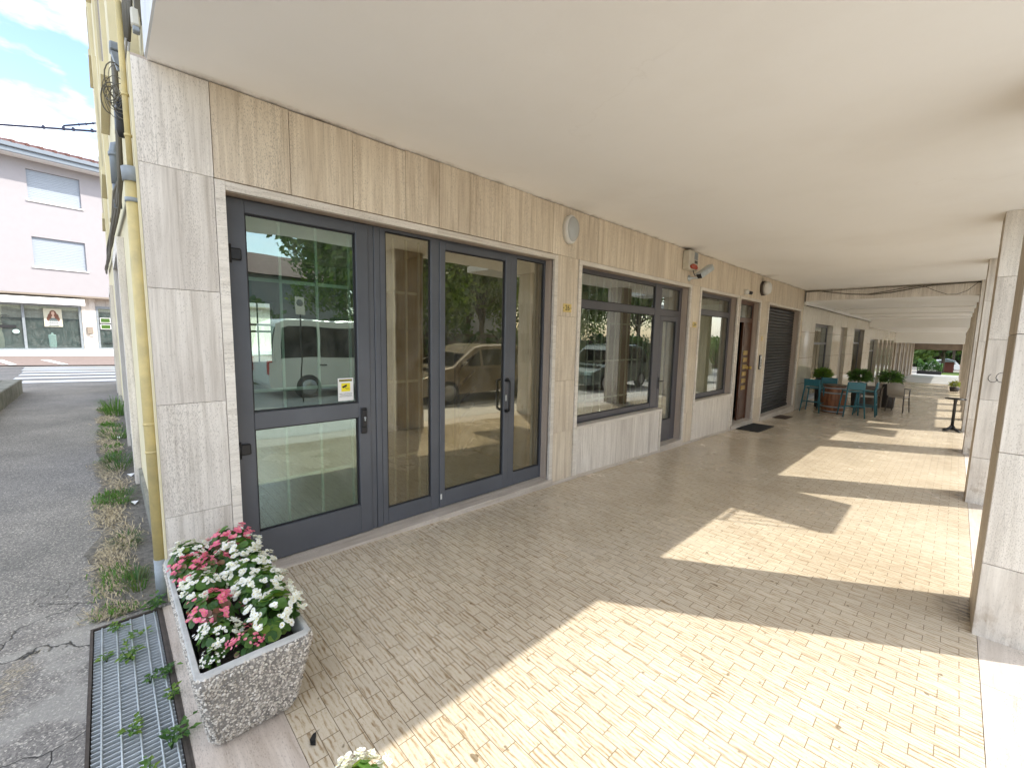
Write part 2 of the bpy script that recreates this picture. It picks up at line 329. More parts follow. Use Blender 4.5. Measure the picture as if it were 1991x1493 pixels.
def polished():
    m, nt, p, L = new_mat('polished_marble_cladding')
    tc = nt.nodes.new('ShaderNodeTexCoord'); sx = nt.nodes.new('ShaderNodeSeparateXYZ'); L.new(tc.outputs['Object'], sx.inputs[0])
    cb = nt.nodes.new('ShaderNodeCombineXYZ'); L.new(sx.outputs[1], cb.inputs[0]); L.new(sx.outputs[2], cb.inputs[1])
    b = N(nt, 'ShaderNodeTexBrick', offset=0.0); b.inputs['Scale'].default_value = 1.0
    b.inputs['Brick Width'].default_value = 1.1; b.inputs['Row Height'].default_value = .72; b.inputs['Mortar Size'].default_value = .006
    b.inputs['Color1'].default_value = rgb((.74, .70, .62)); b.inputs['Color2'].default_value = rgb((.66, .61, .52)); b.inputs['Mortar'].default_value = rgb((.28, .23, .17))
    L.new(cb.outputs[0], b.inputs['Vector'])
    f = noise(nt, coords(nt), 5, 6, .65, 1.0); r = ramp(nt, [(.3, (.86, .84, .8)), (.7, (1.05, 1.05, 1.04))]); L.new(f, r.inputs[0])
    L.new(mix(nt, 1.0, b.outputs['Color'], r.outputs[0], 'MULTIPLY'), p.inputs['Base Color'])
    p.inputs['Roughness'].default_value = .06; p.inputs['Specular IOR Level'].default_value = .7
    return m
M['polished'] = polished()
def pebble_mat():
    m, nt, p, L = new_mat('pebbledash_concrete')
    a = nt.nodes.new('ShaderNodeAttribute'); a.attribute_name = 'rnd'
    s = nt.nodes.new('ShaderNodeSeparateColor'); L.new(a.outputs['Color'], s.inputs[0])
    r = ramp(nt, [(0, (.12, .11, .10)), (.2, (.25, .23, .20)), (.5, (.40, .36, .31)), (.8, (.55, .50, .43)), (1, (.70, .66, .60))]); L.new(s.outputs[0], r.inputs[0])
    L.new(r.outputs[0], p.inputs['Base Color']); p.inputs['Roughness'].default_value = .6
    L.new(bump(nt, noise(nt, coords(nt), 300, 2), .3, .002), p.inputs['Normal'])
    return m
M['pebble'] = pebble_mat()
M['cement'] = simple('dark_cement', (.27, .25, .225), .95, var=.4, nscale=20, bmp=.5)  # darker cement behind the pebbles and in the grating pit
M['cementrim'] = simple('planter_cement', (.50, .49, .46), .9, var=.25, nscale=20, bmp=.5)
def shutter_mat():
    m, nt, p, L = new_mat('black_roller_shutter')
    f = noise(nt, coords(nt, (1, .6, 7)), 3, 4); r = ramp(nt, [(.3, (.014, .014, .015)), (.7, (.05, .05, .052))]); L.new(f, r.inputs[0])
    L.new(r.outputs[0], p.inputs['Base Color']); p.inputs['Roughness'].default_value = .45; p.inputs['Metallic'].default_value = .3
    return m
M['rollshut'] = shutter_mat()
M['taupepanel'] = simple('taupe_panel', (.33, .29, .23), .5)
M['greyfloor'] = simple('smooth_grey_floor', (.50, .50, .48), .32, var=.1, nscale=2, bmp=0)
M['brownpanel'] = simple('brown_panel', (.20, .145, .095), .5, var=.3, nscale=3)
def barrel_mat():
    m, nt, p, L = new_mat('stained_barrel_oak')
    f = noise(nt, coords(nt, (14, 14, 1.5)), 1, 6); r = ramp(nt, [(.3, (.09, .03, .014)), (.5, (.20, .075, .030)), (.7, (.30, .13, .06))]); L.new(f, r.inputs[0])
    L.new(r.outputs[0], p.inputs['Base Color']); p.inputs['Roughness'].default_value = .5
    L.new(bump(nt, f, .4, .006), p.inputs['Normal']); return m
M['barrel'] = barrel_mat()

# ------------------------------------------------------------------ mesh helper
class MB:
    def __init__(s): s.v = []; s.f = []; s.r = []; s.mi = []; s.cur = 0; s.sm = []
    def face(s, vs, rnd=None, smooth=False):
        i = len(s.v); s.v += [tuple(v) for v in vs]; s.f.append(tuple(range(i, i + len(vs)))); s.r.append(rnd or (.5, .5, .5)); s.mi.append(s.cur); s.sm.append(smooth)
    def grid(s, verts, faces, rnd=None, smooth=False):
        i = len(s.v); s.v += [tuple(v) for v in verts]
        for f in faces: s.f.append(tuple(i + k for k in f)); s.r.append(rnd or (.5, .5, .5)); s.mi.append(s.cur); s.sm.append(smooth)
    def box(s, x0, x1, y0, y1, z0, z1, rnd=None, bv=0.0, M4=None, z1b=None, z0b=None):
        # z0b/z1b: bottom/top height at y1 (for things that follow the sloping floor)
        if rnd == 'r': rnd = (random.random(), random.random(), random.random())
        zb0 = z0 if z0b is None else z0b; zb1 = z1 if z1b is None else z1b
        if bv > 0 and z0b is None and z1b is None:
            b = min(bv, (x1 - x0) * .45, (y1 - y0) * .45, (z1 - z0) * .45)
            bm = bmesh.new(); bmesh.ops.create_cube(bm, size=1)
            for v in bm.verts: v.co = Vector(((x0 + x1) / 2 + v.co.x * (x1 - x0), (y0 + y1) / 2 + v.co.y * (y1 - y0), (z0 + z1) / 2 + v.co.z * (z1 - z0)))
            bmesh.ops.bevel(bm, geom=bm.edges[:], offset=b, segments=1, affect='EDGES', profile=.5)
            bm.verts.index_update()
            vs = [v.co.copy() for v in bm.verts]; fs = [tuple(v.index for v in f.verts) for f in bm.faces]; bm.free()
            if M4 is not None: vs = [M4 @ v for v in vs]
            s.grid(vs, fs, rnd); return
        vs = [(x0, y0, z0), (x1, y0, z0), (x1, y1, zb0), (x0, y1, zb0), (x0, y0, z1), (x1, y0, z1), (x1, y1, zb1), (x0, y1, zb1)]
        if M4 is not None: vs = [M4 @ Vector(v) for v in vs]
        s.grid(vs, [(0, 3, 2, 1), (4, 5, 6, 7), (0, 1, 5, 4), (1, 2, 6, 5), (2, 3, 7, 6), (3, 0, 4, 7)], rnd)
    def tube(s, pts, r, n=8, cap=True, rnd=None, smooth=True):
        pts = [Vector(p) for p in pts]; rs = r if isinstance(r, (list, tuple)) else [r] * len(pts)
        vs = []; prev = None
        for i, p in enumerate(pts):
            d = (pts[min(i + 1, len(pts) - 1)] - pts[max(i - 1, 0)])
            if d.length < 1e-9: d = Vector((0, 0, 1))
            d.normalize()
            if prev is None:
                a = Vector((0, 0, 1)) if abs(d.z) < .9 else Vector((1, 0, 0))
                u = d.cross(a).normalized()
            else:
                u = (prev - d * prev.dot(d))
                u = u.normalized() if u.length > 1e-6 else d.orthogonal().normalized()
            prev = u; w = d.cross(u)
            for k in range(n):
                t = 2 * PI * k / n; vs.append(p + (u * math.cos(t) + w * math.sin(t)) * rs[i])
        fs = []
        for i in range(len(pts) - 1):
            for k in range(n):
                a = i * n + k; b = i * n + (k + 1) % n; fs.append((a, b, b + n, a + n))
        s.grid(vs, fs, rnd, smooth)
        if cap:
            s.face(vs[:n][::-1], rnd); s.face(vs[-n:], rnd)
    def lathe(s, prof, c=(0, 0, 0), n=20, rnd=None, axis='z', smooth=True):
        vs = []; c = Vector(c)
        for r, h in prof:
            for k in range(n):
                t = 2 * PI * k / n; a, b = r * math.cos(t), r * math.sin(t)
                vs.append(c + (Vector((a, b, h)) if axis == 'z' else Vector((h, a, b)) if axis == 'x' else Vector((b, h, a))))
        fs = []
        for i in range(len(prof) - 1):
            for k in range(n):
                a = i * n + k; b = i * n + (k + 1) % n; fs.append((a, b, b + n, a + n))
        s.grid(vs, fs, rnd, smooth)
        s.face(vs[:n][::-1], rnd); s.face(vs[-n:], rnd)
    def prism(s, poly, axis, a0, a1, rnd=None):
        # poly: list of 2d points in the plane normal to axis
        def P(p, a): return {'x': (a, p[0], p[1]), 'y': (p[0], a, p[1]), 'z': (p[0], p[1], a)}[axis]
        n = len(poly); vs = [P(p, a0) for p in poly] + [P(p, a1) for p in poly]
        fs = [tuple(range(n))[::-1], tuple(range(n, 2 * n))] + [(i, (i + 1) % n, n + (i + 1) % n, n + i) for i in range(n)]
        s.grid(vs, fs, rnd)
TR = {}   # world origin of things, so that parts can be written in world coordinates
def link(o, parent=None):
    COL.objects.link(o)
    if parent is not None: o.parent = parent
    return o
def tag(o, label=None, cat=None, group=None, kind=None):
    if label: o['label'] = label
    if cat: o['category'] = cat
    if group: o['group'] = group
    if kind: o['kind'] = kind
    return o
def thing(name, label, cat, loc=(0, 0, 0), rz=0.0, group=None):
    o = bpy.data.objects.new(name, None); link(o); o.location = loc; o.rotation_euler = (0, 0, rz); o.empty_display_size = .1
    TR[o.name] = Vector(loc); return tag(o, label, cat, group)
def build(name, mb, mat, parent=None, world=True, origin=None, label=None):
    me = bpy.data.meshes.new(name)
    off = Vector((0, 0, 0))
    if parent is not None and world: off = TR[parent.name]
    if parent is None and origin is not None: off = Vector(origin)
    me.from_pydata([Vector(v) - off for v in mb.v], [], mb.f)
    mats = mat if isinstance(mat, (list, tuple)) else [mat]
    for x in mats: me.materials.append(x)
    me.polygons.foreach_set('material_index', mb.mi); me.polygons.foreach_set('use_smooth', mb.sm)
    at = me.color_attributes.new('rnd', 'FLOAT_COLOR', 'CORNER')
    data = []
    for f, r in zip(mb.f, mb.r):
        for _ in f: data += [r[0], r[1], r[2], 1.0]
    at.data.foreach_set('color', data)
    me.update()
    bm = bmesh.new(); bm.from_mesh(me)
    if any(mb.sm): bmesh.ops.remove_doubles(bm, verts=bm.verts, dist=1e-6)
    bmesh.ops.recalc_face_normals(bm, faces=bm.faces); bm.to_mesh(me); bm.free()
    o = bpy.data.objects.new(name, me); link(o, parent)
    if parent is None: o.location = off
    TR[o.name] = off if parent is not None or origin is not None else Vector((0, 0, 0))
    if label: o['label'] = label
    return o
def solo(name, mb, mat, label, cat, group=None, kind=None):
    xs = [v[0] for v in mb.v]; ys = [v[1] for v in mb.v]; zs = [v[2] for v in mb.v]
    o = build(name, mb, mat, None, origin=((min(xs) + max(xs)) / 2, (min(ys) + max(ys)) / 2, min(zs)))
    return tag(o, label, cat, group, kind)
def struct(name, mb, mat): return tag(build(name, mb, mat), kind='structure')
def text(name, body, size, mat, M4, parent, ext=.0006):
    c = bpy.data.curves.new(name, 'FONT'); c.body = body; c.size = size; c.extrude = ext; c.align_x = 'CENTER'; c.align_y = 'CENTER'
    t = bpy.data.objects.new(name, c); COL.objects.link(t)
    bpy.context.view_layer.update()
    dg = bpy.context.evaluated_depsgraph_get(); me = bpy.data.meshes.new_from_object(t.evaluated_get(dg))
    bpy.data.objects.remove(t)
    mb = MB()
    for p in me.polygons: mb.face([M4 @ me.vertices[i].co for i in p.vertices])
    return build(name, mb, mat, parent)
def copy_thing(o, loc, rz=None, label=None):
    c = o.copy(); COL.objects.link(c); c.location = loc
    if rz is not None: c.rotation_euler = (0, 0, rz)
    if label: c['label'] = label
    for ch in list(o.children):
        d = ch.copy(); COL.objects.link(d); d.parent = c
        for g in list(ch.children):
            e = g.copy(); COL.objects.link(e); e.parent = d
    return c

def build_each(name, mb, mat, parent=None, gap=.02, **kw):
    # one object per separate piece: shells closer than gap stay together
    n = len(mb.v); par = list(range(n))
    def find(a):
        while par[a] != a: par[a] = par[par[a]]; a = par[a]
        return a
    for f in mb.f:
        for k in f[1:]: par[find(k)] = find(f[0])
    comp = {}
    for i, f in enumerate(mb.f): comp.setdefault(find(f[0]), []).append(i)
    boxes = []
    for c, fs in comp.items():
        vs = [mb.v[k] for i in fs for k in mb.f[i]]
        boxes.append([[min(v[a] for v in vs) for a in range(3)], [max(v[a] for v in vs) for a in range(3)], fs])
    merged = True
    while merged:
        merged = False
        for i in range(len(boxes)):
            for j in range(i + 1, len(boxes)):
                if all(boxes[i][0][a] - gap <= boxes[j][1][a] and boxes[j][0][a] - gap <= boxes[i][1][a] for a in range(3)):
                    boxes[i] = [[min(boxes[i][0][a], boxes[j][0][a]) for a in range(3)], [max(boxes[i][1][a], boxes[j][1][a]) for a in range(3)], boxes[i][2] + boxes[j][2]]
                    boxes.pop(j); merged = True; break
            if merged: break
    out = []
    for b in boxes:
        m = MB()
        for i in sorted(b[2]): m.cur = mb.mi[i]; m.face([mb.v[k] for k in mb.f[i]], mb.r[i], mb.sm[i])
        out.append(build(name, m, mat, parent, **kw))
    return out

SKY_STRENGTH, SUN_STRENGTH, EXPOSURE = 0.15, 2.0, 1.6
# ------------------------------------------------------------------ ground
def sheet(name, x0, x1, y0, y1, dz, mat, ny=None, hole=None):
    mb = MB(); ys = sorted(set([y0, y1] + [v for v in (-6.0, 90.0) if y0 < v < y1]))
    for a, b in zip(ys, ys[1:]):
        mb.face([(x0, a, zf(a) + dz), (x1, a, zf(a) + dz), (x1, b, zf(b) + dz), (x0, b, zf(b) + dz)])
    return struct(name, mb, mat)
GX0, GX1, GY0, GY1 = .03, 2.6, -.150, .130
mb = MB()
for x0, x1, y0, y1 in ((-400, GX0, -400, 400), (GX1, 400, -400, 400), (GX0, GX1, -400, GY0), (GX0, GX1, GY1, 400)):
    ys = sorted(set([y0, y1] + [v for v in (-6.0, 90.0) if y0 < v < y1]))
    for a, b in zip(ys, ys[1:]):
        mb.face([(x0, a, zf(a) - .008), (x1, a, zf(a) - .008), (x1, b, zf(b) - .008), (x0, b, zf(b) - .008)])
struct('ground', mb, M['asphalt'])
mb = MB()
mb.box(GX0 - .05, GX1, GY0 - .02, GY1 + .02, -.16, -.14)
mb.box(GX0 - .05, GX0, GY0, GY1, -.155, -.012); mb.box(GX0, GX1, GY0 - .03, GY0, -.155, -.012); mb.box(GX0, GX1, GY1, GY1 + .03, -.155, -.012)
struct('grating_pit', mb, M['cement'])
# arcade floor and its stone borders
mb = MB()
mb.box(.005, 3.222, .442, 58, zf(.442) - .06, zf(.442), z0b=zf(58) - .06, z1b=zf(58))
struct('arcade_floor', mb, M['tiles'])
mb = MB()
for i, (a, b) in enumerate([(.035, .98), (.983, 1.72), (1.723, 2.5), (2.503, 3.22)]):
    mb.box(a, b, .140, .4395, -.07, zf(.14) + .001, 'r', z0b=-.07, z1b=zf(.44) + .001)
struct('floor_border', mb, M['border'])
mb = MB(); y = .14
while y < 58:
    b = min(y + 1.42, 58)
    mb.box(3.2245, 3.72, y, b - .003, zf(y) - .07, zf(y) + .001, 'r', z0b=zf(b) - .07, z1b=zf(b) + .001); y = b
struct('pavement_edge', mb, M['border_y'])
sheet('pavement', 3.722, 4.9, -1, 60, .004, M['pavement'])
mb = MB(); mb.box(4.9, 5.02, -1, 60, zf(-1) - .1, zf(-1) + .008, z0b=zf(60) - .1, z1b=zf(60) + .008); struct('kerb', mb, M['concrete'])
# crosswalk, brick pavement and kerbs in front of the pink house
mb = MB()
xs = [(-14.3, -15.0), (-15.6, -16.25), (-16.85, -17.5), (-18.05, -18.7), (-19.2, -19.8), (-20.2, -20.8)]
for i, (a, b) in enumerate(xs):
    yl = (-1.72, -1.98, -2.0, -2.05, -2.15, -2.2)[i]
    mb.face([(b, yl, zf(yl)), (a, yl, zf(yl)), (a, 2.2, zf(2.2)), (b, 2.2, zf(2.2))])
struct('crosswalk_marking', mb, M['mark'])
sheet('brick_pavement', -31.5, -21.45, -14, 14, .03, M['brickpave'])
mb = MB()
mb.box(-21.45, -21.3, -14, 14, zf(-6) - .2, .165, z0b=-.5, z1b=-.3)
mb = MB(); mb.face([(-21.45, -14, zf(-14) + .045), (-21.3, -14, zf(-14) + .045), (-21.3, 14, zf(14) + .045), (-21.45, 14, zf(14) + .045)]); 
for x in (-25.6, -25.35): pass
mb.face([(-25.7, -14, zf(-14) + .045), (-25.4, -14, zf(-14) + .045), (-25.4, 14, zf(14) + .045), (-25.7, 14, zf(14) + .045)])
for yy in (-2.9, -1.55): mb.face([(-25.4, yy - .6, zf(yy) + .046), (-25.4, yy - .35, zf(yy) + .046), (-21.45, yy + .45, zf(yy) + .046), (-21.45, yy + .25, zf(yy) + .046)])
struct('pavement_band', mb, M['mark'])
# parking bays across the street; pale sheet added to bounce sun at the ceiling
sheet('parking_bounce_sheet', 5.03, 11.4, -12, 70, -.003, M['parking'])
mb = MB()
for i in range(7):
    y = -2 + i * 6.1; mb.face([(5.1, y, zf(y)), (7.2, y, zf(y)), (7.2, y + .12, zf(y)), (5.1, y + .12, zf(y))])
struct('parking_marking', mb, M['mark'])
sheet('lawn', 11.5, 40, -20, 70, .002, M['grassg'])
sheet('far_lawn', 1.6, 12, 62, 78, .004, M['leaf_lime'])
sheet('far_arcade_floor', .05, 3.2, 37.9, 60, .006, M['greyfloor'])

# ------------------------------------------------------------------ main building
ZC = 2.926
B = thing('arcaded_building', 'travertine clad building with grey shop doors and a white ceilinged arcade carried on square pillars', 'building', (0, 0, 0))
FD = -.14       # plane of frames inside the openings
def slabs(mb, y0, y1, z0, z1, joints, th=.02, x=0.0, vertical=True):
    g = .0013; js = [y0 if vertical else z0] + [j for j in joints if (y0 if vertical else z0) < j < (y1 if vertical else z1)] + [y1 if vertical else z1]
    for a, b in zip(js, js[1:]):
        d = random.uniform(-.0012, .0012)
        if vertical: mb.box(x - th, x + d, a + g, b - g, z0 + g, z1 - g, 'r')
        else: mb.box(x - th, x + d, y0 + g, y1 - g, a + g, b - g, 'r')
OPEN = [(.555, 3.447, 2.358), (3.915, 6.70, 2.362), (7.13, 8.80, 2.362), (8.945, 10.12, 2.362), (10.72, 13.42, 2.362)]
TW = .050
lint = MB()
J = [.505, .91, 1.312, 1.72, 2.02, 2.331, 2.70, 3.09, 3.411, 3.712, 4.21, 4.60, 4.755 + .24, 5.40, 5.80, 6.2, 6.62, 7.0, 7.42, 7.83, 8.2, 8.62, 9.0, 9.42, 9.8, 10.2, 10.58, 11.0, 11.4, 11.8, 12.2, 12.6, 13.0, 13.4]
pl_ = MB(); pl_.box(-.02, 0, .182, .5032, 2.4153, 2.918, (.4, .2, .6)); build('lintel_cladding', pl_, M['trav_pale'], B)
js_ = J + [13.69]
for a_, b_ in zip(js_, js_[1:]):
    top = random.uniform(2.912, 2.921)
    lint.box(-.02, random.uniform(-.0012, .0012), a_ + .0018, b_ - .0018, 2.4153, top, 'r', z1b=top + random.uniform(-.004, .003))
build('lintel_cladding', lint, M['trav'], B)
pier = MB(); jz = [.495, 1.14, 1.776]
slabs(pier, .182, .503, -.10, 2.414, jz, vertical=False)
build('pier_cladding', pier, M['trav_pale'], B)
for a, b, j in ((3.499, 3.853, [.496, 1.075, 1.78]), (6.752, 7.071, [.35, 1.05, 1.75]), (10.172, 10.661, [.3, 1.0, 1.7]), (13.472, 13.69, [.3, 1.0, 1.7])):
    pier = MB(); slabs(pier, a, b, zf(b) - .03, 2.414, j, vertical=False)
    build('pier_cladding', pier, M['trav'] if a > 3 else M['trav_pale'], B)
# solid masonry behind
core = MB(); xb = -.34
core.box(xb, -.0205, .1825, 13.68, 2.362, 2.94)
prev = .1825
for y0, y1, zt in OPEN:
    core.box(xb, -.0205, prev, y0 - .001, -.9, 2.3615); prev = y1 + .001
core.box(xb, -.0205, prev, 13.68, -.9, 2.3615)
build('masonry', core, M['jamb'], B)
# trims round the openings
def trim(mb, y0, y1, zt, zb0, zb1):
    g = .001
    mb.box(-.030, .012, y0 - TW, y0 - g, zb0, zt + TW - g, 'r'); mb.box(-.030, .012, y1 + g, y1 + TW, zb1, zt + TW - g, 'r')
    n = max(1, int((y1 - y0) / 1.4)); w = (y1 - y0) / n
    for k in range(n): mb.box(-.031, .010, y0 + k * w + g * .5, y0 + (k + 1) * w - g, zt, zt + TW - .002, 'r')
for y0, y1, zt in OPEN:
    t = MB(); zb = -.014 if y0 < 1 else zf(y0)
    trim(t, y0, y1, zt, zb, -.014 if y0 < 1 else zf(y1))
    if 3.9 < y0 < 4:     # stone round the parapet below the shop window
        t.box(-.10, .016, y0, 5.985, .486, .522, 'r'); t.box(-.05, .014, 5.935, 5.985, zf(5.9), .484, 'r')
    if 7 < y0 < 7.2: t.box(-.10, .016, y0, y1, .49, .522, 'r')
    build('stone_frame', t, M['trim'], B)
p = MB(); p.box(-.13, .002, 3.918, 5.932, zf(5.93) - .05, .484, (.8, .3, .5)); build('parapet', p, M['trav_pale'], B)
p = MB(); p.box(-.13, .002, 7.133, 8.797, zf(8.8) - .05, .488, (.6, .8, .5)); build('parapet', p, M['trav_pale'], B)
# skirting and thresholds
sk = MB()
for a, b in ((3.45, 5.985), (6.70, 8.90)):
    sk.box(-.01, .018, a, b, zf(a) - .05, zf(a) + .035, 'r', z0b=zf(b) - .05, z1b=zf(b) + .035)
build_each('skirting', sk, M['border_y'], B)
for (y0, y1, z, d) in ((.505, 3.499, -.012, .028), (5.987, 6.75, -.062, .02), (8.89, 10.17, -.135, .024), (10.67, 13.47, -.165, .03)):
    th = MB(); n = max(1, round((y1 - y0) / 1.25)); w = (y1 - y0) / n
    for k in range(n): th.box(-.33, d, y0 + k * w + .001, y0 + (k + 1) * w - .001, zf(y1) - .12, z + random.uniform(-.001, .001), 'r', bv=.003)
    build('threshold', th, M['border_y'], B)
# slab, soffit and the storeys above
XO = 3.63
u = MB(); u.box(-.02, XO, .246, 13.70, ZC, 3.19); build('soffit', u, M['ceiling'], B)
u = MB(); u.box(0.002, XO + .01, .236, .2455, ZC + .004, 3.60); u.box(XO, XO + .012, .2455, 13.70, ZC + .003, 3.6); build_each('slab_fascia', u, M['fascia'], B)
u = MB(); u.box(-5.2, XO - .05, .26, 13.68, 3.2, 10.4); build('upper_storeys', u, M['yellow'], B)
for (a, b) in ((5.95, 7.02), (12.62, 13.68)):
    u = MB(); u.box(XO + .012, 4.47, a, b, ZC + .01, ZC + .14); build('balcony_slab', u, M['fascia'], B)
    u = MB()
    u.tube([(XO + .03, a + .03, ZC + 1.1), (4.44, a + .03, ZC + 1.1), (4.44, b - .03, ZC + 1.1), (XO + .03, b - .03, ZC + 1.1)], .02, 6)
    for k in range(10): u.tube([(4.44, a + .03 + k * (b - a - .06) / 9, ZC + .14)] * 1 + [(4.44, a + .03 + k * (b - a - .06) / 9, ZC + 1.1)], .008, 5)
    build('balcony_railing', u, M['blackiron'], B)
rf = MB(); rf.box(-14.0, XO + .6, -.25, 14.2, 10.4, 10.6); build('roof', rf, M['gutter'], B)
# square pillars of the arcade
def pillar(y, ymax, zt, parent, mat=None, xi=3.2, xo=3.63):
    g = .0015; zb = zf(ymax) - .02; js = [zb] + [j for j in (.345, .98, 1.62, 2.265) if zb + .1 < j < zt] + [zt]
    c = MB(); c.box(xi + .02, xo - .02, y + .02, ymax - .02, zb, zt); col = build('pillar', c, M['core'], parent)
    for (y0, y1) in ((y, y + .022), (ymax - .022, ymax)):
        c = MB()
        for a, b in zip(js, js[1:]): c.box(xi + .002, xo - .002, y0, y1, a + g, b - g, 'r', bv=.002)
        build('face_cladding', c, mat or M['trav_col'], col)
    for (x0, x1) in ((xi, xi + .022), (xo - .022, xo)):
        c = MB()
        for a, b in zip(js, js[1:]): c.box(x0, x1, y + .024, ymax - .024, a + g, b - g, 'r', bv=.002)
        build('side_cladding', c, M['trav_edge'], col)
    return col
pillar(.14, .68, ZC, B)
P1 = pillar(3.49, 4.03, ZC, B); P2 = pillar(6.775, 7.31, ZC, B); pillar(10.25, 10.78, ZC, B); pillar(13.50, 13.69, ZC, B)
gr = MB()   # scribble drawn on the second pillar
def arcpts(cx, cz, r, a0, a1, y=6.772): return [(cx + r * math.cos(math.radians(a0 + (a1 - a0) * k / 10)), y, cz + r * 1.25 * math.sin(math.radians(a0 + (a1 - a0) * k / 10))) for k in range(11)]
for args in ((3.275, 1.215, .035, 120, 350), (3.335, 1.225, .040, 20, 300), (3.365, 1.18, .02, 90, -80)): gr.tube(arcpts(*args), .0022, 5)
build('scribble', gr, M['ink'], P2)

# ---- shop entrance: hinged door, side light, glazed door, side light
def frame(mb, y0, y1, z0, z1, w=.09, x0=-.165, x1=-.115, wb=None, wt=None, mid=None, wl=None, wr=None):
    wb = wb if wb is not None else w; wt = wt if wt is not None else w; wl = wl if wl is not None else w; wr = wr if wr is not None else w
    mb.box(x0, x1, y0, y0 + wl, z0, z1, bv=.003); mb.box(x0, x1, y1 - wr, y1, z0, z1, bv=.003)
    mb.box(x0, x1 - .0006, y0 + wl, y1 - wr, z0, z0 + wb, bv=.003); mb.box(x0, x1 - .0006, y0 + wl, y1 - wr, z1 - wt, z1, bv=.003)
    if mid: mb.box(x0, x1 - .0006, y0 + wl, y1 - wr, mid[0], mid[1], bv=.003)
def pane(y0, y1, z0, z1, parent, mat, x=-.140):
    m = MB(); m.box(x - .003, x + .003, y0 - .008, y1 + .008, z0 - .008, z1 + .008)
    g = MB(); t = .009; xg0, xg1 = x + .003, x + .012
    g.box(xg0, xg1, y0, y0 + t, z0, z1); g.box(xg0, xg1, y1 - t, y1, z0, z1); g.box(xg0, xg1 - .001, y0 + t, y1 - t, z0, z0 + t); g.box(xg0, xg1 - .001, y0 + t, y1 - t, z1 - t, z1)
    build('gasket', g, M['alu_dark'], parent)
    return build('glass_pane', m, mat, parent)
f = MB(); frame(f, .575, 1.462, -.004, 2.352, w=.095, wb=.225, wt=.075, mid=(.918, 1.030), x1=-.108)
D = build('hinged_door', f, M['alu'], B)
pane(.670, 1.365, .222, .917, D, M['glass']); pane(.670, 1.365, 1.032, 2.276, D, M['glass'])
h = MB()
for z in (2.02, .80):
    h.box(-.112, -.085, .535, .64, z - .035, z + .035, bv=.006); h.tube([(-.088, .575, z - .055), (-.088, .575, z + .055)], .012, 8)
build_each('hinge', h, M['black'], D)
h = MB(); h.box(-.107, -.092, 1.378, 1.425, .79, .99, bv=.006); h.box(-.092, -.080, 1.383, 1.420, .845, .975, bv=.008); build('lock_plate', h, M['black'], D)
h = MB(); h.lathe([(.0, 0), (.008, 0), (.008, .004), (0, .004)], (-.080, 1.402, .915), 10, axis='x'); h.box(-.080, -.076, 1.398, 1.406, .892, .912); build('key_cylinder', h, M['steel'], D)
st = MB(); st.box(-.1335, -.1325, 1.222, 1.338, 1.052, 1.222); K = build('warning_sticker', st, M['whitepaint'], D, label='white warning sticker with a yellow camera square')
def MX(y, z, x, sc=1.0): return Matrix(((0, 0, 1, x), (1, 0, 0, y), (0, 1, 0, z), (0, 0, 0, 1)))
m = MB(); m.box(-.1324, -.1321, 1.247, 1.313, 1.122, 1.184); 
build('sticker_square', m, M['yellowsign'], D)
m = MB()
m.box(-.1324, -.1321, 1.232, 1.328, 1.197, 1.212)
R = Matrix.Translation((0, 1.272, 1.160)) @ Matrix.Rotation(math.radians(25), 4, 'X')
m.box(-.1320, -.1317, -.018, .018, -.007, .007, M4=R)
m.tube([(-.1318, 1.275, 1.152), (-.1318, 1.283, 1.142), (-.1318, 1.305, 1.143)], .0016, 4)
build('sticker_print', m, M['ink'], D)
text('sticker_heading', 'ATTENZIONE', .0145, M['yellowsign'], MX(1.280, 1.2045, -.1320), D, .0001)
text('sticker_text', 'AREA SOTTOPOSTA\nA REGISTRAZIONE\nVIDEOSORVEGLIATA', .0105, M['ink'], MX(1.280, 1.095, -.1323), D, .0001)
f = MB()   # fixed frame round the whole entrance
f.box(-.19, -.118, .556, .573, -.004, 2.357); f.box(-.19, -.118, 1.464, 1.508, -.004, 2.357, bv=.003); f.box(-.19, -.114, 1.511, 1.556, -.004, 2.357, bv=.003)
f.box(-.19, -.118, 1.559, 1.604, -.004, 2.357, bv=.003)
f.box(-.19, -.119, .574, 1.463, 2.3535, 2.3575)
f.box(-.185, -.119, 1.605, 2.014, -.004, .128, bv=.003); f.box(-.185, -.119, 1.605, 2.014, 2.338, 2.357)
f.box(-.19, -.118, 2.015, 2.098, -.004, 2.357, bv=.003)
f.box(-.19, -.118, 2.936, 3.02, -.004, 2.357, bv=.003)
f.box(-.185, -.119, 3.021, 3.424, -.004, .132, bv=.003); f.box(-.185, -.119, 3.021, 3.424, 2.328, 2.357)
f.box(-.19, -.118, 3.425, 3.446, -.004, 2.357)
f.box(-.185, -.119, 2.099, 2.935, 2.342, 2.357)
F = build('entrance_frame', f, M['alu'], B)
pane(1.606, 2.013, .129, 2.337, F, M['glass_b']); pane(3.022, 3.423, .133, 2.327, F, M['glass_b'])
f = MB(); frame(f, 2.101, 2.932, .000, 2.340, w=.056, wb=.145, wt=.06, x1=-.110, wr=.066)
D2 = build('glazed_door', f, M['alu'], B); pane(2.158, 2.865, .146, 2.279, D2, M['glass_b'])
h = MB()
for yy in (2.885,):
    h.tube([(-.112, yy, 1.115), (-.075, yy + .01, 1.115), (-.048, yy - .0, 1.10), (-.045, yy, 1.07), (-.045, yy, .85), (-.048, yy, .82), (-.075, yy + .01, .805), (-.112, yy, .805)], .013, 8)
    h.tube([(-.112, yy + .02, 1.118), (-.10, yy + .02, 1.118)], .022, 10); h.tube([(-.112, yy + .02, .802), (-.10, yy + .02, .802)], .022, 10)
build('pull_handle', h, M['black'], D2)
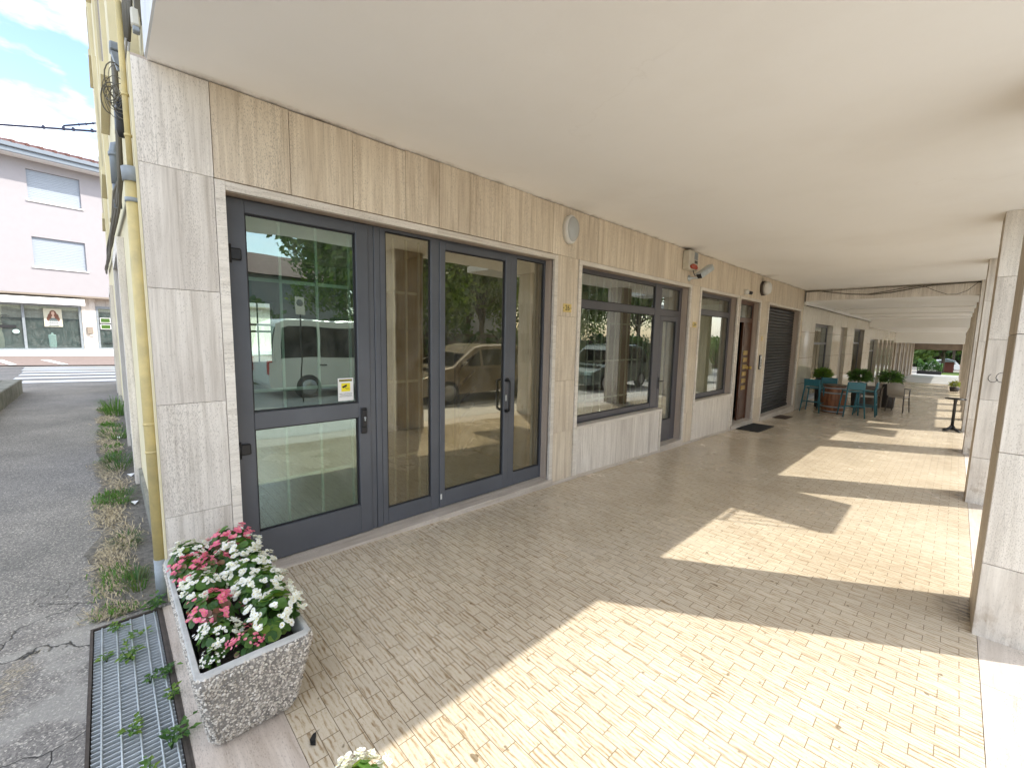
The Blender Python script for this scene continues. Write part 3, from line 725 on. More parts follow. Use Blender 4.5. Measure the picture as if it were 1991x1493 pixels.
h = MB(); h.tube([(-.17, 2.885, 1.115), (-.22, 2.89, 1.115), (-.235, 2.87, 1.10), (-.235, 2.87, .82), (-.22, 2.885, .805), (-.17, 2.885, .805)], .013, 8); build('inner_handle', h, M['black'], D2)
h = MB(); h.box(-.1095, -.106, 2.886, 2.904, .905, .965, bv=.002); build('lock_cylinder', h, M['steel'], D2)
h = MB(); h.box(-.1095, -.107, 2.106, 2.124, .075, .125, bv=.001); build('door_stop', h, M['white'], D2)

# ---- shop window beside number 26, with its narrow door
f = MB(); fw = .05
f.box(-.175, -.12, 3.93, 3.975, .523, 2.361, bv=.003); f.box(-.175, -.119, 3.976, 5.84, .523, .60, bv=.003)
f.box(-.175, -.119, 3.976, 5.84, 2.315, 2.361, bv=.003); f.box(-.175, -.118, 3.976, 5.84, 1.905, 2.0, bv=.003)
f.box(-.175, -.112, 5.84, 5.99, .523, 2.361, bv=.003)
W = build('shop_window', f, M['alu_win'], B)
pane(3.976, 5.839, .601, 1.904, W, M['glass_w']); pane(3.976, 5.839, 2.001, 2.314, W, M['glass_w'])
f = MB(); f.box(-.175, -.119, 5.991, 6.69, 1.90, 1.995, bv=.003); f.box(-.175, -.119, 5.991, 6.69, 2.32, 2.361); f.box(-.175, -.12, 6.62, 6.695, -.06, 2.361, bv=.003)
f.box(-.175, -.118, 5.991, 6.03, -.06, 2.32)
W2 = build('transom_frame', f, M['alu_win'], B); pane(6.031, 6.619, 1.996, 2.319, W2, M['glass_w'])
f = MB(); frame(f, 6.032, 6.618, -.055, 1.898, w=.075, wb=.34, wt=.07, x1=-.114)
W3 = build('narrow_door', f, M['alu_win'], B); pane(6.108, 6.542, .286, 1.827, W3, M['glass_w'])
h = MB(); h.box(-.113, -.105, 6.045, 6.075, .80, .98, bv=.004); h.tube([(-.105, 6.06, .92), (-.07, 6.06, .92), (-.065, 6.13, .92)], .009, 6); build('handle', h, M['black'], W3)
# ---- third window
f = MB(); f.box(-.175, -.12, 7.145, 7.20, .523, 2.361, bv=.003); f.box(-.175, -.12, 8.72, 8.795, .523, 2.361, bv=.003)
f.box(-.175, -.119, 7.201, 8.719, .523, .60, bv=.003); f.box(-.175, -.119, 7.201, 8.719, 2.30, 2.361, bv=.003); f.box(-.175, -.118, 7.201, 8.719, 1.985, 2.075, bv=.003)
W = build('blind_window', f, M['alu_win'], B)
pane(7.201, 8.719, .601, 1.984, W, M['glass_w']); pane(7.201, 8.719, 2.076, 2.299, W, M['glass_w'])
# ---- wooden street door, one leaf standing open
f = MB(); f.box(-.19, -.115, 8.95, 9.02, -.135, 2.361, bv=.004); f.box(-.19, -.115, 10.045, 10.115, -.135, 2.361, bv=.004)
f.box(-.19, -.113, 9.021, 10.044, 1.93, 2.02, bv=.004); f.box(-.19, -.113, 9.021, 10.044, 2.29, 2.361, bv=.004)
WD = build('wooden_street_door', f, M['wood'], B)
pane(9.022, 10.043, 2.021, 2.289, WD, M['glass_w'])
f = MB()
f.box(-.165, -.125, 9.60, 10.043, -.13, 1.929, bv=.004)
for z0, z1 in ((-.08, .35), (1.45, 1.86)): f.box(-.126, -.117, 9.66, 9.98, z0, z1, bv=.008)
for k in range(7): f.box(-.126, -.118, 9.68, 9.95, .40 + k * .148, .41 + k * .148)
build('door_leaf', f, M['wood'], WD)
for k in range(6):
    b = MB(); z = 1.36 - k * .148 - .06
    b.box(-.1245, -.112, 9.70, 9.93, z - .045, z + .045, bv=.004); b.box(-.1125, -.105, 9.72, 9.91, z + .005, z + .028, bv=.003)
    build('letter_plate', b, M['brass'], WD)
b = MB(); b.lathe([(.0, 0), (.045, 0), (.045, .008), (.018, .012), (.018, .04), (.036, .05), (.040, .07), (.030, .085), (0, .09)], (-.125, 10.00, .98), 16, axis='x'); build('door_knob', b, M['brass'], WD)
f = MB(); f.box(-.72, -.20, 9.005, 9.045, -.13, 1.92, bv=.004); build('open_leaf', f, M['wood'], WD)
# ---- roller shutter
f = MB(); n = 34
for k in range(n):
    z = -.155 + k * (2.50 / n); hh = 2.50 / n
    pr = [(-.150, z), (-.140, z + hh * .15), (-.128, z + hh * .5), (-.140, z + hh * .85), (-.150, z + hh - .002), (-.158, z + hh - .002), (-.158, z)]
    f.prism(pr, 'y', 10.725, 13.415)
f.box(-.165, -.12, 10.725, 13.415, -.165, -.10)
build('roller_shutter', f, M['rollshut'], B)

# ---- interior behind the glass
i = MB(); i.box(-5.1, -.30, .45, 13.6, -.5, -.03); build('interior_floor', i, M['int_floor'], B)
i = MB(); i.box(-5.1, -.35, .45, 13.6, 2.75, 2.80); build('interior_ceiling', i, M['int_wall'], B)
i = MB()
i.box(-5.2, -5.1, .2, 1.2, -.5, 2.8); i.box(-5.2, -5.1, 2.10, 13.6, -.5, 2.8); i.box(-5.2, -5.1, 1.2, 2.10, -.5, 1.02); i.box(-5.2, -5.1, 1.2, 2.10, 2.04, 2.8)
i.box(-5.2, -.35, .30, .42, -.5, 2.8); i.box(-5.2, -.35, 8.86, 8.92, -.5, 2.8); i.box(-5.2, -.35, 10.5, 10.6, -.5, 2.8); i.box(-5.2, -.35, 13.55, 13.68, -.5, 2.8)
build_each('interior_wall', i, M['int_dark'], B)
i = MB(); i.box(-5.09, -.36, 3.60, 3.70, -.03, 2.75); build('partition', i, M['int_yellow'], B)
i = MB()
for k in range(5): i.tube([(-5.05, 1.25 + k * .2, 1.02), (-5.05, 1.25 + k * .2, 2.04)], .012, 6)
for z in (1.03, 1.55, 1.66, 2.03): i.tube([(-5.05, 1.2, z), (-5.05, 2.1, z)], .02, 6)
build('back_window_bars', i, M['blackiron'], B)
i = MB()
for k in range(9):
    o = k * .225; i.tube([(-1.5, 3.30 - 0, 1.30 - .36 * 0 - o), (-1.5, 4.6, 2.29 - o)], .018 if k else .028, 6)
i.box(-1.53, -1.47, 3.28, 3.33, -.03, 1.3)
build('stair_railing', i, M['blackiron'], B)
def grille(y0, y1, z0, z1, dy, zs, x=-.27, r=.008):
    i = MB(); n = max(1, round((y1 - y0) / dy))
    for k in range(n + 1): yy = y0 + (y1 - y0) * k / n; i.box(x - r, x + r, yy - r, yy + r, z0, z1)
    for z in zs: i.box(x - r - .004, x - r, y0, y1, z - .012, z + .012)
    build('window_grille', i, M['bars'], B)
grille(.66, 1.38, 0.0, 2.33, .235, (.5, 1.15, 1.9)); grille(1.63, 1.99, 0.0, 2.33, .12, (.5, 1.15, 1.9)); grille(3.98, 5.83, .55, 2.33, .155, (.75, 1.25, 1.75), r=.008)
def curtain(y0, y1, z0, z1, x, amp=.03, per=.12):
    i = MB(); n = int((y1 - y0) / per * 6); vs = []; fs = []
    for k in range(n + 1):
        y = y0 + (y1 - y0) * k / n; a = x + amp * math.sin(2 * PI * (y - y0) / per + .6 * math.sin(y * 3)); vs += [(a, y, z0), (a, y, z1)]
    for k in range(n): fs.append((2 * k, 2 * k + 2, 2 * k + 3, 2 * k + 1))
    i.grid(vs, fs, None, True); build('curtain', i, M['curtain'], B)
curtain(6.12, 6.62, -.02, 1.95, -.36); curtain(5.0, 5.8, .3, 2.3, -1.3); curtain(7.25, 8.75, .5, 2.3, -.33, .02, .13)

# ------------------------------------------------------------------ left wing: cream facade along the side street
i = MB(); i.box(-5.199, -.345, .19, .299, -.6, 3.199); i.box(-13.5, -5.2, .19, 1.3, -.6, 10.4); i.box(-5.2, -.7, .19, .258, 3.2, 10.4); i.box(-.699, 0, .243, .258, 3.0, 10.4)
i.box(-.3445, -.0215, .172, .1815, -.6, 2.94)
build('side_facade', i, M['yellow'], B)
i = MB(); i.box(-13.5, -.36, .165, .1895, -.05, .16, 'r'); build('side_plinth', i, M['concrete'], B)
i = MB()
for x0 in (-2.75, -9.2):     # stone framed side doors
    i.box(x0, x0 + .16, .135, .189, 0, 2.42, 'r'); i.box(x0 - 1.9, x0 - 1.76, .135, .189, 0, 2.42, 'r'); i.box(x0 - 1.76, x0, .135, .189, 2.30, 2.44, 'r')
build_each('side_door_frame', i, M['trav_pale'], B)
i = MB(); i.box(-4.50, -2.76, .176, .1885, 0, 2.29); i.box(-10.9, -9.21, .176, .1885, 0, 2.29); build_each('side_door', i, M['gutter'], B)
i = MB()
for x0 in (-2.6, -6.0, -9.5): i.box(x0 - 1.3, x0, .172, .1885, 3.9, 5.4); i.box(x0 - 1.3, x0, .172, .1885, 7.0, 8.5)
build_each('side_window_shutter', i, M['core'], B)
i = MB()
for x0 in (-2.6, -6.0, -9.5):
    for z in (3.78, 6.88): i.box(x0 - 1.45, x0 + .15, .12, .189, z, z + .11)
    for dx in (-1.42, .02):
        for z in (3.9, 7.0): i.box(x0 + dx, x0 + dx + .1, .15, .189, z, z + 1.5)
for x0 in (-1.0, -4.6, -8.1): i.box(x0 - .35, x0, .145, .189, 2.95, 10.4)
build_each('facade_moulding', i, M['yellow'], B)
# ------------------------------------------------------------------ fittings at the building's corner
def pipe_thing(name, label, cat, pts, r, mat, extra=None):
    m = MB(); m.tube(pts, r, 14); o = solo(name, m, mat, label, cat); return o
px_, py_ = -.10, .155
dp = thing('drainpipe', 'thick ochre drainpipe with a grey foot running down the corner of the cream facade', 'drainpipe', (px_, py_, -.01))
m = MB(); m.tube([(px_, py_, .22), (px_, py_, 2.37)], .030, 16); m.tube([(px_, py_, 2.37), (px_, py_, 3.2)], .013, 12); build('pipe', m, M['yellow_pipe'], dp)
m = MB(); m.tube([(px_, py_, -.01), (px_, py_, .23)], .032, 16); build('pipe_foot', m, M['pipe_grey'], dp)
m = MB(); m.lathe([(.032, 0), (.037, 0), (.040, .07), (.032, .075)], (px_, py_, 2.325), 16); m.lathe([(.030, 0), (.0335, 0), (.0335, .022), (.030, .022)], (px_, py_, 2.22), 16); build_each('collar', m, M['pipe_grey'], dp, gap=.005)
m = MB()
for z in (1.02, .86, 2.55, 2.75): r = .033 if z < 2 else .016; m.lathe([(r - .003, 0), (r, 0), (r, .014), (r - .003, .014)], (px_, py_, z), 14); m.box(px_ - .005, px_ + .005, py_ + r, .189, z, z + .012)
build_each('bracket', m, M['yellow_pipe'], dp)
m = MB(); m.tube([(-1.6, .14, 2.66), (-1.6, .14, 2.90), (-1.6, .145, 2.94), (-1.6, .19, 2.96)], .028, 12)
m.tube([(-1.6, .14, 2.48), (-1.6, .14, 2.66)], .024, 12); m.lathe([(.028, 0), (.034, 0), (.034, .03), (.028, .03)], (-1.6, .14, 2.86), 12)
solo('conduit_elbow', m, M['gutter'], 'short pale grey elbow conduit on the cream facade beyond the drainpipe', 'conduit')
m = MB()
for k in range(7):
    pts = [(-.72 - k * .01, .15, 3.2), (-.75 - .01 * k, .145, 2.8), (-.80 - k * .02, .14, 2.52)]
    for t in range(1, 24): pts.append((-.85 - t * .5, .140 + .006 * math.sin(t * .6 + k) - .007 * (k % 3), 2.44 + t * .022 + .016 * k + .010 * math.sin(t * .5 + k * .5)))
    m.tube(pts, .010 + .005 * (k % 2), 6)
solo('cable_bundle', m, M['cable'], 'sagging bundle of grubby cables fixed along the cream side facade', 'cables')
fl = thing('floodlight', 'dark square floodlight pointing down at the corner of the cream facade', 'floodlight', (-.27, .15, 2.95))
m = MB()
vs = [(-.34, .120, 3.04), (-.27, .120, 3.03), (-.27, .187, 3.03), (-.34, .187, 3.04), (-.325, .142, 2.955), (-.285, .142, 2.945), (-.285, .180, 2.945), (-.325, .180, 2.955)]
m.grid(vs, [(0, 1, 2, 3), (4, 7, 6, 5), (0, 4, 5, 1), (1, 5, 6, 2), (2, 6, 7, 3), (3, 7, 4, 0)])
m.box(-.345, -.265, .116, .189, 3.035, 3.078, bv=.006)
build('lamp_housing', m, M['pipe_grey'], fl)
m = MB(); m.box(-.31, -.295, .155, .170, 2.86, 2.95, bv=.003); build('lamp_bracket', m, M['black'], fl)
sn = thing('alarm_sensor', 'small pale motion sensor box above the top corner of the travertine pier', 'sensor', (-.04, .215, 3.03))
R = Matrix.Translation((-.045, .215, 3.11)) @ Matrix.Rotation(math.radians(-8), 4, 'Y')
m = MB(); m.box(-.022, .022, -.018, .018, -.035, .055, bv=.007, M4=R); build('case', m, M['dirty_white'], sn)
m = MB(); m.box(-.018, .018, -.014, .014, -.062, -.036, bv=.004, M4=R); build('lens_block', m, M['pipe_grey'], sn)
m = MB(); m.tube([(-.36, .145, 2.62), (-.35, .145, 2.66), (-.34, .147, 2.76), (-.32, .15, 2.82)], [.018, .030, .030, .014], 12)
solo('splice_closure', m, M['black'], 'black cylindrical cable splice hanging in the wire tangle beside the pier', 'splice')
m = MB(); rr = random.Random(4)
for k in range(13):
    pts = []; a0 = rr.uniform(0, 6.28); cy_, cz = .125 + rr.uniform(-.035, .03), 2.84 + rr.uniform(-.07, .06); ra = rr.uniform(.022, .058)
    for t in range(15):
        a = a0 + t * .42; pts.append((-.27 + .05 * math.sin(a * .7 + k), cy_ + ra * .8 * math.cos(a), cz + ra * 1.5 * math.sin(a) - .002 * t))
    m.tube(pts, rr.choice([.0016, .0022, .003]), 5)
solo('wire_tangle', m, M['cable'], 'loose tangle of thin dark wires looping beside the pier head', 'wires')
m = MB()
m.tube([(-.15, .18, 3.06), (-.18, .172, 3.0), (-.20, .165, 2.96), (-.22, .155, 2.93), (-.22, .16, 2.86), (-.18, .165, 2.76)], .006, 7)
m.tube([(-.14, .19, 3.04), (-.16, .182, 2.97), (-.18, .17, 2.90), (-.19, .16, 2.82), (-.2, .16, 2.74)], .0055, 7)
solo('pale_hoses', m, M['cablew'], 'two pale bent conduits hanging in the dark wire tangle', 'conduit')
m = MB()
for k in range(6): m.tube([(-.10 - k * .012, .225, 4.6), (-.10 - k * .012, .222, 3.5), (-.12 - k * .014, .205 - .006 * k, 3.2), (-.15 - k * .02, .19 - .004 * k, 3.05)], .008, 6)
m.box(-.09, -.03, .215, .242, 3.12, 5.0)
solo('riser_cables', m, M['cable'], 'dark vertical cables climbing the facade above the pale sensor box', 'cables')

# ------------------------------------------------------------------ things fixed to the travertine wall
def oval(m, y, s):
    m.v = [(v[0], y + (v[1] - y) * s, v[2]) for v in m.v]
t = thing('wall_lamp', 'oval white wall lamp above the number 26 plate', 'lamp', (.005, 3.655, 2.675), group='wall lamps')
r = .148
m = MB(); m.lathe([(0, 0), (r, 0), (r, .045), (r * .95, .06), (r * .86, .064), (0, .064)], (.002, 3.655, 2.69), 32, axis='x'); oval(m, 3.655, .66); build('base', m, M['white'], t)
m = MB(); m.lathe([(r * .86, 0), (r * .84, .012), (r * .70, .036), (r * .42, .052), (r * .15, .058), (.001, .059)], (.062, 3.655, 2.69), 32, axis='x'); oval(m, 3.655, .66); build('diffuser', m, M['opal'], t)
t = thing('wall_lamp', 'round wall lamp with a brown rim left of the black roller shutter', 'lamp', (.005, 10.15, 2.62), group='wall lamps')
m = MB(); m.lathe([(0, 0), (.15, 0), (.15, .05), (0, .05)], (.002, 10.15, 2.66), 28, axis='x'); build('base', m, M['rust'], t)
m = MB(); m.lathe([(.135, 0), (.14, .05), (.11, .10), (.05, .12), (.001, .122)], (.052, 10.15, 2.66), 28, axis='x'); build('diffuser', m, M['white'], t)
def plate(y, z, txt, label):
    t = thing('house_number', label, 'number plate', (.002, y, z - .05), group='house number plates')
    m = MB(); m.box(.0015, .006, y - .072, y + .072, z - .045, z + .045, bv=.004); build('plate', m, M['gold'], t)
    m = MB(); m.lathe([(0, 0), (.006, 0), (.004, .003), (0, .004)], (.006, y - .062, z), 8, axis='x'); m.lathe([(0, 0), (.006, 0), (.004, .003), (0, .004)], (.006, y + .062, z), 8, axis='x'); build('screw', m, M['ink'], t)
    text('numeral', txt, .078, M['ink'], MX(y, z, .0068), t, .0006)
plate(3.68, 1.872, '26', 'gilt house number plate reading 26 on the first narrow pier')
plate(6.93, 1.795, '24', 'small gilt number plate between the shop window and the narrow blind window')
m = MB(); m.box(.0015, .008, 10.36, 10.44, 1.56, 1.66, bv=.003); solo('small_plaque', m, M['gold'], 'tiny ochre plaque above the intercom on the pier', 'plaque')
ic = thing('intercom', 'slim white intercom panel with a black rim on the pier left of the shutter', 'intercom', (.002, 10.38, .94))
m = MB(); m.box(.0015, .025, 10.31, 10.43, .935, 1.25, bv=.006); build('surround', m, M['black'], ic)
m = MB(); m.box(.0255, .032, 10.325, 10.415, .95, 1.235, bv=.004); build('face', m, M['white'], ic)
m = MB()
for k in range(5): m.box(.0322, .035, 10.345, 10.395, 1.0 + k * .035, 1.02 + k * .035)
build('button', m, M['black'], ic)
sb = thing('alarm_siren_box', 'off-white alarm siren box with a red lamp under the ceiling above the window', 'alarm', (.0, 6.52, 2.59))
m = MB(); m.box(.002, .11, 6.37, 6.68, 2.60, 2.885, bv=.012); build('case', m, M['dirty_white'], sb)
m = MB(); m.prism([(6.39, 2.655), (6.46, 2.685), (6.58, 2.675), (6.62, 2.645), (6.59, 2.612), (6.44, 2.612), (6.40, 2.628)], 'x', .111, .135); build('beacon', m, M['red'], sb)
m = MB(); m.box(.1105, .114, 6.53, 6.64, 2.76, 2.865); build('grille_panel', m, M['pipe_grey'], sb)
m = MB(); m.box(.1105, .1125, 6.545, 6.645, 2.705, 2.745); build('badge', m, M['black'], sb)
cc = thing('security_camera', 'bullet security camera on an arm below the alarm siren box', 'camera', (0, 6.66, 2.42))
m = MB(); m.lathe([(0, 0), (.045, 0), (.045, .015), (.02, .02), (.018, .06), (0, .06)], (.002, 6.62, 2.50), 14, axis='x'); m.tube([(.05, 6.62, 2.50), (.12, 6.66, 2.50), (.17, 6.70, 2.55)], .014, 8); build('arm', m, M['steel'], cc)
dirc = Vector((-.10, -.32, -.20)).normalized()   # looks towards the entrance
R = Matrix.Translation((.19, 6.74, 2.59)) @ dirc.to_track_quat('X', 'Z').to_matrix().to_4x4()
m = MB(); m.box(-.17, .13, -.048, .048, -.045, .040, bv=.014, M4=R); m.box(-.16, .17, -.052, .052, .041, .050, bv=.003, M4=R); build('housing', m, M['steel'], cc)
m = MB(); m.box(.131, .138, -.042, .042, -.04, .034, bv=.004, M4=R); m.tube([R @ Vector((.138, 0, -.003)), R @ Vector((.145, 0, -.003))], .026, 14); build('lens', m, M['black'], cc)
m = MB(); m.tube([(.10, 6.53, 2.60), (.11, 6.54, 2.56), (.10, 6.60, 2.53), (.13, 6.66, 2.52)], .006, 6); build('lead', m, M['black'], cc)
dc = thing('dome_camera', 'tiny white eyeball camera above the wooden door', 'camera', (0, 9.12, 2.45))
m = MB(); m.lathe([(0, 0), (.05, 0), (.05, .05), (.03, .075), (0, .08)], (.002, 9.12, 2.50), 14, axis='x'); build('case', m, M['white'], dc)
m = MB(); m.tube([(.055, 9.15, 2.495), (.10, 9.21, 2.48)], [.028, .034], 12); build('lens', m, M['black'], dc)
# door mats
def slopebox(mb, x0, x1, y0, y1, h, bvr=None): mb.box(x0, x1, y0, y1, zf(y0) + .001, zf(y0) + h, z0b=zf(y1) + .001, z1b=zf(y1) + h)
m = MB(); slopebox(m, .03, .44, 9.15, 10.2, .014); solo('doormat', m, M['mat'], 'black rubber doormat before the wooden door', 'doormat')
m = MB(); slopebox(m, .03, .31, 11.6, 12.25, .012); solo('doormat', m, M['mat_brown'], 'small dark brown doormat before the roller shutter', 'doormat')
m = MB()
for k in range(14):
    a0 = 2 * PI * k / 14
def dl(x, y, z): return (1.42 + (x - 1.42) * .55, .485 + (y - .485) * .55, zf(y) + z * .6)
m.grid([dl(1.40, .47, .006), dl(1.46, .455, .016), dl(1.475, .485, .008), dl(1.43, .50, .006), dl(1.375, .50, .012), dl(1.36, .56, .006), dl(1.38, .52, .014)], [(0, 1, 2, 3), (0, 3, 4), (4, 3, 6, 5)])
solo('dead_leaf', m, M['ink'], 'curled dead black leaf on the tiles right of the planter', 'leaf')

# ------------------------------------------------------------------ grating
g = thing('metal_grating', 'galvanised walkway grating in a rusty frame beside the stone border', 'grating', (1.0, -.01, -.02))
m = MB(); n = int((GX1 - .06 - GX0) / .0245)
for k in range(n): x = GX0 + .03 + k * .0245; m.box(x - .0017, x + .0017, GY0 + .016, GY1 - .016, -.034, -.002)
build('cross_bars', m, M['steel'], g)
m = MB()
for y in (-.105, -.050, .005, .060, .103): m.tube([(GX0 + .02, y, .0000 - .002), (GX1, y, -.002)], .0036, 6)
build('long_rods', m, M['steel'], g)
m = MB(); m.box(GX0, GX1, GY0 + .001, GY0 + .012, -.05, .002); m.box(GX0, GX1, GY1 - .012, GY1 - .001, -.05, .002); m.box(GX0 + .001, GX0 + .012, GY0 + .012, GY1 - .012, -.05, .002)
m.box(GX0, GX1, GY1 - .001, GY1 + .009, -.05, .000)
build('frame', m, M['rust'], g)

# ------------------------------------------------------------------ stone planters with begonias
def leafmesh(mb, c, nrm, size, cup=.35, n=8, elong=1.15):
    nrm = Vector(nrm).normalized(); u = nrm.orthogonal().normalized(); w = nrm.cross(u); a0 = random.uniform(0, 6.28)
    u, w = u * math.cos(a0) + w * math.sin(a0), w * math.cos(a0) - u * math.sin(a0)
    vs = [Vector(c)]
    for k in range(n):
        t = 2 * PI * k / n; e = elong if k == 0 else 1.0
        vs.append(Vector(c) + (u * math.cos(t) * size * e + w * math.sin(t) * size) + nrm * size * cup * (.8 + .2 * math.cos(2 * t)))
    mb.grid(vs, [(0, k + 1, (k + 1) % n + 1) for k in range(n)], (random.random(),) * 3, True)
def blossom(mb, c, nrm, size, npet=4):
    nrm = Vector(nrm).normalized(); u = nrm.orthogonal().normalized(); w = nrm.cross(u); a0 = random.uniform(0, 6.28); c = Vector(c)
    for k in range(npet):
        t = a0 + 2 * PI * k / npet; d = u * math.cos(t) + w * math.sin(t); q = nrm.cross(d); L = size * (1.0 if k % 2 else .75); wd = L * .66
        up = nrm * L * .35
        mb.grid([c, c + d * L * .45 + q * wd + up * .3, c + d * L * .95 + q * wd * .6 + up, c + d * L * 1.1 + up * .9, c + d * L * .95 - q * wd * .6 + up, c + d * L * .45 - q * wd + up * .3],
                [(0, 1, 2), (0, 2, 3), (0, 3, 4), (0, 4, 5)], (random.random(),) * 3, True)
def begonia(x, y, z, colour, label, scale=1.0, group='begonias in the stone planter', lean=(0, 0)):
    t = thing('begonia_plant', label, 'flower', (x, y, z), group=group)
    lf = MB(); fl = MB(); st = MB(); rn = random.Random(hash((round(x, 3), round(y, 3))) & 0xffff)
    H = .150 * scale; Rr = .092 * scale
    for k in range(int(88 * scale)):
        a = rn.uniform(0, 2 * PI); ph = rn.uniform(-.15, 1.0); rad = Rr * math.sqrt(max(0, 1 - (ph * .92) ** 2)) * rn.uniform(.55, 1.0)
        p = Vector((x + lean[0] * ph + rad * math.cos(a), y + lean[1] * ph + rad * math.sin(a), z + H * (.38 + .55 * ph) + rn.uniform(-.01, .01)))
        if p.z < z + .008: p.z = z + .008
        nr = Vector((math.cos(a) * .8, math.sin(a) * .8, .5 + ph)) + Vector((rn.uniform(-.5, .5), rn.uniform(-.5, .5), rn.uniform(-.3, .3)))
        lf.cur = rn.choice([0, 0, 0, 1, 1, 2]) if colour != 'pink' else rn.choice([0, 0, 1, 3])
        leafmesh(lf, p, nr, rn.uniform(.013, .023) * scale, .3)
    nf = int((33 if colour == 'white' else 30) * scale)
    for k in range(nf):
        a = rn.uniform(0, 2 * PI); ph = rn.uniform(.25, 1.0); rad = Rr * math.sqrt(max(0, 1 - (ph * .9) ** 2)) * 1.1
        c = Vector((x + lean[0] * ph + rad * math.cos(a), y + lean[1] * ph + rad * math.sin(a), z + H * (.46 + .62 * ph)))
        nr = Vector((math.cos(a) * .7, math.sin(a) * .7, .7 + ph))
        for j in range(rn.choice([2, 3, 4, 5])):
            cj = c + Vector((rn.uniform(-.013, .013), rn.uniform(-.013, .013), rn.uniform(-.009, .009))); fl.cur = 0
            blossom(fl, cj, nr + Vector((rn.uniform(-.5, .5), rn.uniform(-.5, .5), 0)), rn.uniform(.008, .0125) * scale)
            fl.cur = 1; leafmesh(fl, cj + nr.normalized() * .003, nr, .0022 * scale, .5, 5)
    for k in range(10):
        a = rn.uniform(0, 2 * PI); st.tube([(x, y, z - .01), (x + .3 * Rr * math.cos(a), y + .3 * Rr * math.sin(a), z + .05), (x + .7 * Rr * math.cos(a), y + .7 * Rr * math.sin(a), z + H * .75)], .0025, 5)
    build('foliage', lf, [M['leaf_mid'], M['leaf'], M['leaf_lime'], M['leaf_bronze']], t)
    build('blossoms', fl, [M['petal_w'] if colour == 'white' else M['petal_p'], M['pistil']], t)
    build('stems', st, M['leaf_mid'], t)
    return t
def planter(x0, x1, y0, y1, h, zb, label, taper=.07, pebbles=9000, seed=1):
    t = thing('stone_planter', label, 'planter', ((x0 + x1) / 2, (y0 + y1) / 2, zb), group='pebbledash planters'); rn = random.Random(seed)
    m = MB(); w = .04; r = []
    def ring(ins, z, ch=.02):
        a0, a1, b0, b1 = x0 + ins, x1 - ins, y0 + ins * .6, y1 - ins * .6
        return [(a0 + ch, b0, z), (a1 - ch, b0, z), (a1, b0 + ch, z), (a1, b1 - ch, z), (a1 - ch, b1, z), (a0 + ch, b1, z), (a0, b1 - ch, z), (a0, b0 + ch, z)]
    rings = [ring(taper + .025, zb + .02), ring(taper, zb + .06), ring(taper * .25, zb + h * .72), ring(0, zb + h * .90), ring(0.004, zb + h - .006), ring(.012, zb + h, .012), ring(w - .004, zb + h, .008), ring(w, zb + h - .006, .008), ring(w + .01, zb + h - .16, .008)]
    vs = [v for q in rings for v in q]; fs = []
    for i in range(len(rings) - 1):
        for k in range(8): fs.append((i * 8 + k, i * 8 + (k + 1) % 8, (i + 1) * 8 + (k + 1) % 8, (i + 1) * 8 + k))
    fs.append(tuple(range(8))[::-1]); m.grid(vs, fs); m.mi = [1 if 32 <= q < 64 else 0 for q in range(len(m.f))]
    box = build('box', m, [M['cement'], M['cementrim']], t)
    # pebbles set into the outer faces
    m = MB()
    def P(i, k, u, v):
        A, Bv = Vector(rings[i][k]), Vector(rings[i][(k + 1) % 8]); C_, D_ = Vector(rings[i + 1][(k + 1) % 8]), Vector(rings[i + 1][k])
        return (A * (1 - u) + Bv * u) * (1 - v) + (D_ * (1 - u) + C_ * u) * v, (Bv - A).cross(D_ - A).normalized()
    areas = []
    for i in (0, 1, 2, 3):
        for k in range(8):
            A, Bv, D_ = Vector(rings[i][k]), Vector(rings[i][(k + 1) % 8]), Vector(rings[i + 1][k]); areas.append(((i, k), (Bv - A).length * (D_ - A).length))
    tot = sum(a for _, a in areas)
    for (i, k), a in areas:
        for q in range(int(pebbles * a / tot)):
            p, nrm = P(i, k, rn.random(), rn.random())
            s = rn.uniform(.0028, .0072); s2 = s * rn.uniform(.6, 1.0); uu = nrm.orthogonal().normalized(); ww = nrm.cross(uu); an = rn.uniform(0, PI); uu, ww = uu * math.cos(an) + ww * math.sin(an), ww * math.cos(an) - uu * math.sin(an)
            vsx = [p + nrm * s * .62]
            for ringr, hgt in ((.62, .42), (1.0, -.15)):
                for j in range(6):
                    th = 2 * PI * j / 6 + ringr; vsx.append(p + uu * math.cos(th) * s * ringr + ww * math.sin(th) * s2 * ringr + nrm * s * hgt)
            ff = [(0, 1 + j, 1 + (j + 1) % 6) for j in range(6)] + [(1 + j, 7 + j, 7 + (j + 1) % 6, 1 + (j + 1) % 6) for j in range(6)]
            m.grid(vsx, ff, (rn.random() ** .8, rn.random(), 0), True)
    build('pebbles', m, M['pebble'], t)
    m = MB(); nx, ny = 34, 12; vs = []; fs = []
    for a in range(nx + 1):
        for b in range(ny + 1):
            vs.append((x0 + w + (x1 - x0 - 2 * w) * a / nx, y0 + w + (y1 - y0 - 2 * w) * b / ny, zb + h - .06 + rn.uniform(-.012, .014)))
    for a in range(nx):
        for b in range(ny): q = a * (ny + 1) + b; fs.append((q, q + ny + 1, q + ny + 2, q + 1))
    m.grid(vs, fs, None, True); build('soil', m, M['soil'], t)
    return t
PX0, PX1, PY0, PY1, PH = .235, 1.315, .145, .535, .375
planter(PX0, PX1, PY0, PY1, PH, -.012, 'pebbledash stone planter full of pink and white begonias at the foot of the pier', pebbles=19000)
zs = -.012 + PH - .055
rows = ['back', 'second', 'middle', 'fourth', 'front']
cols = ['left', 'right']
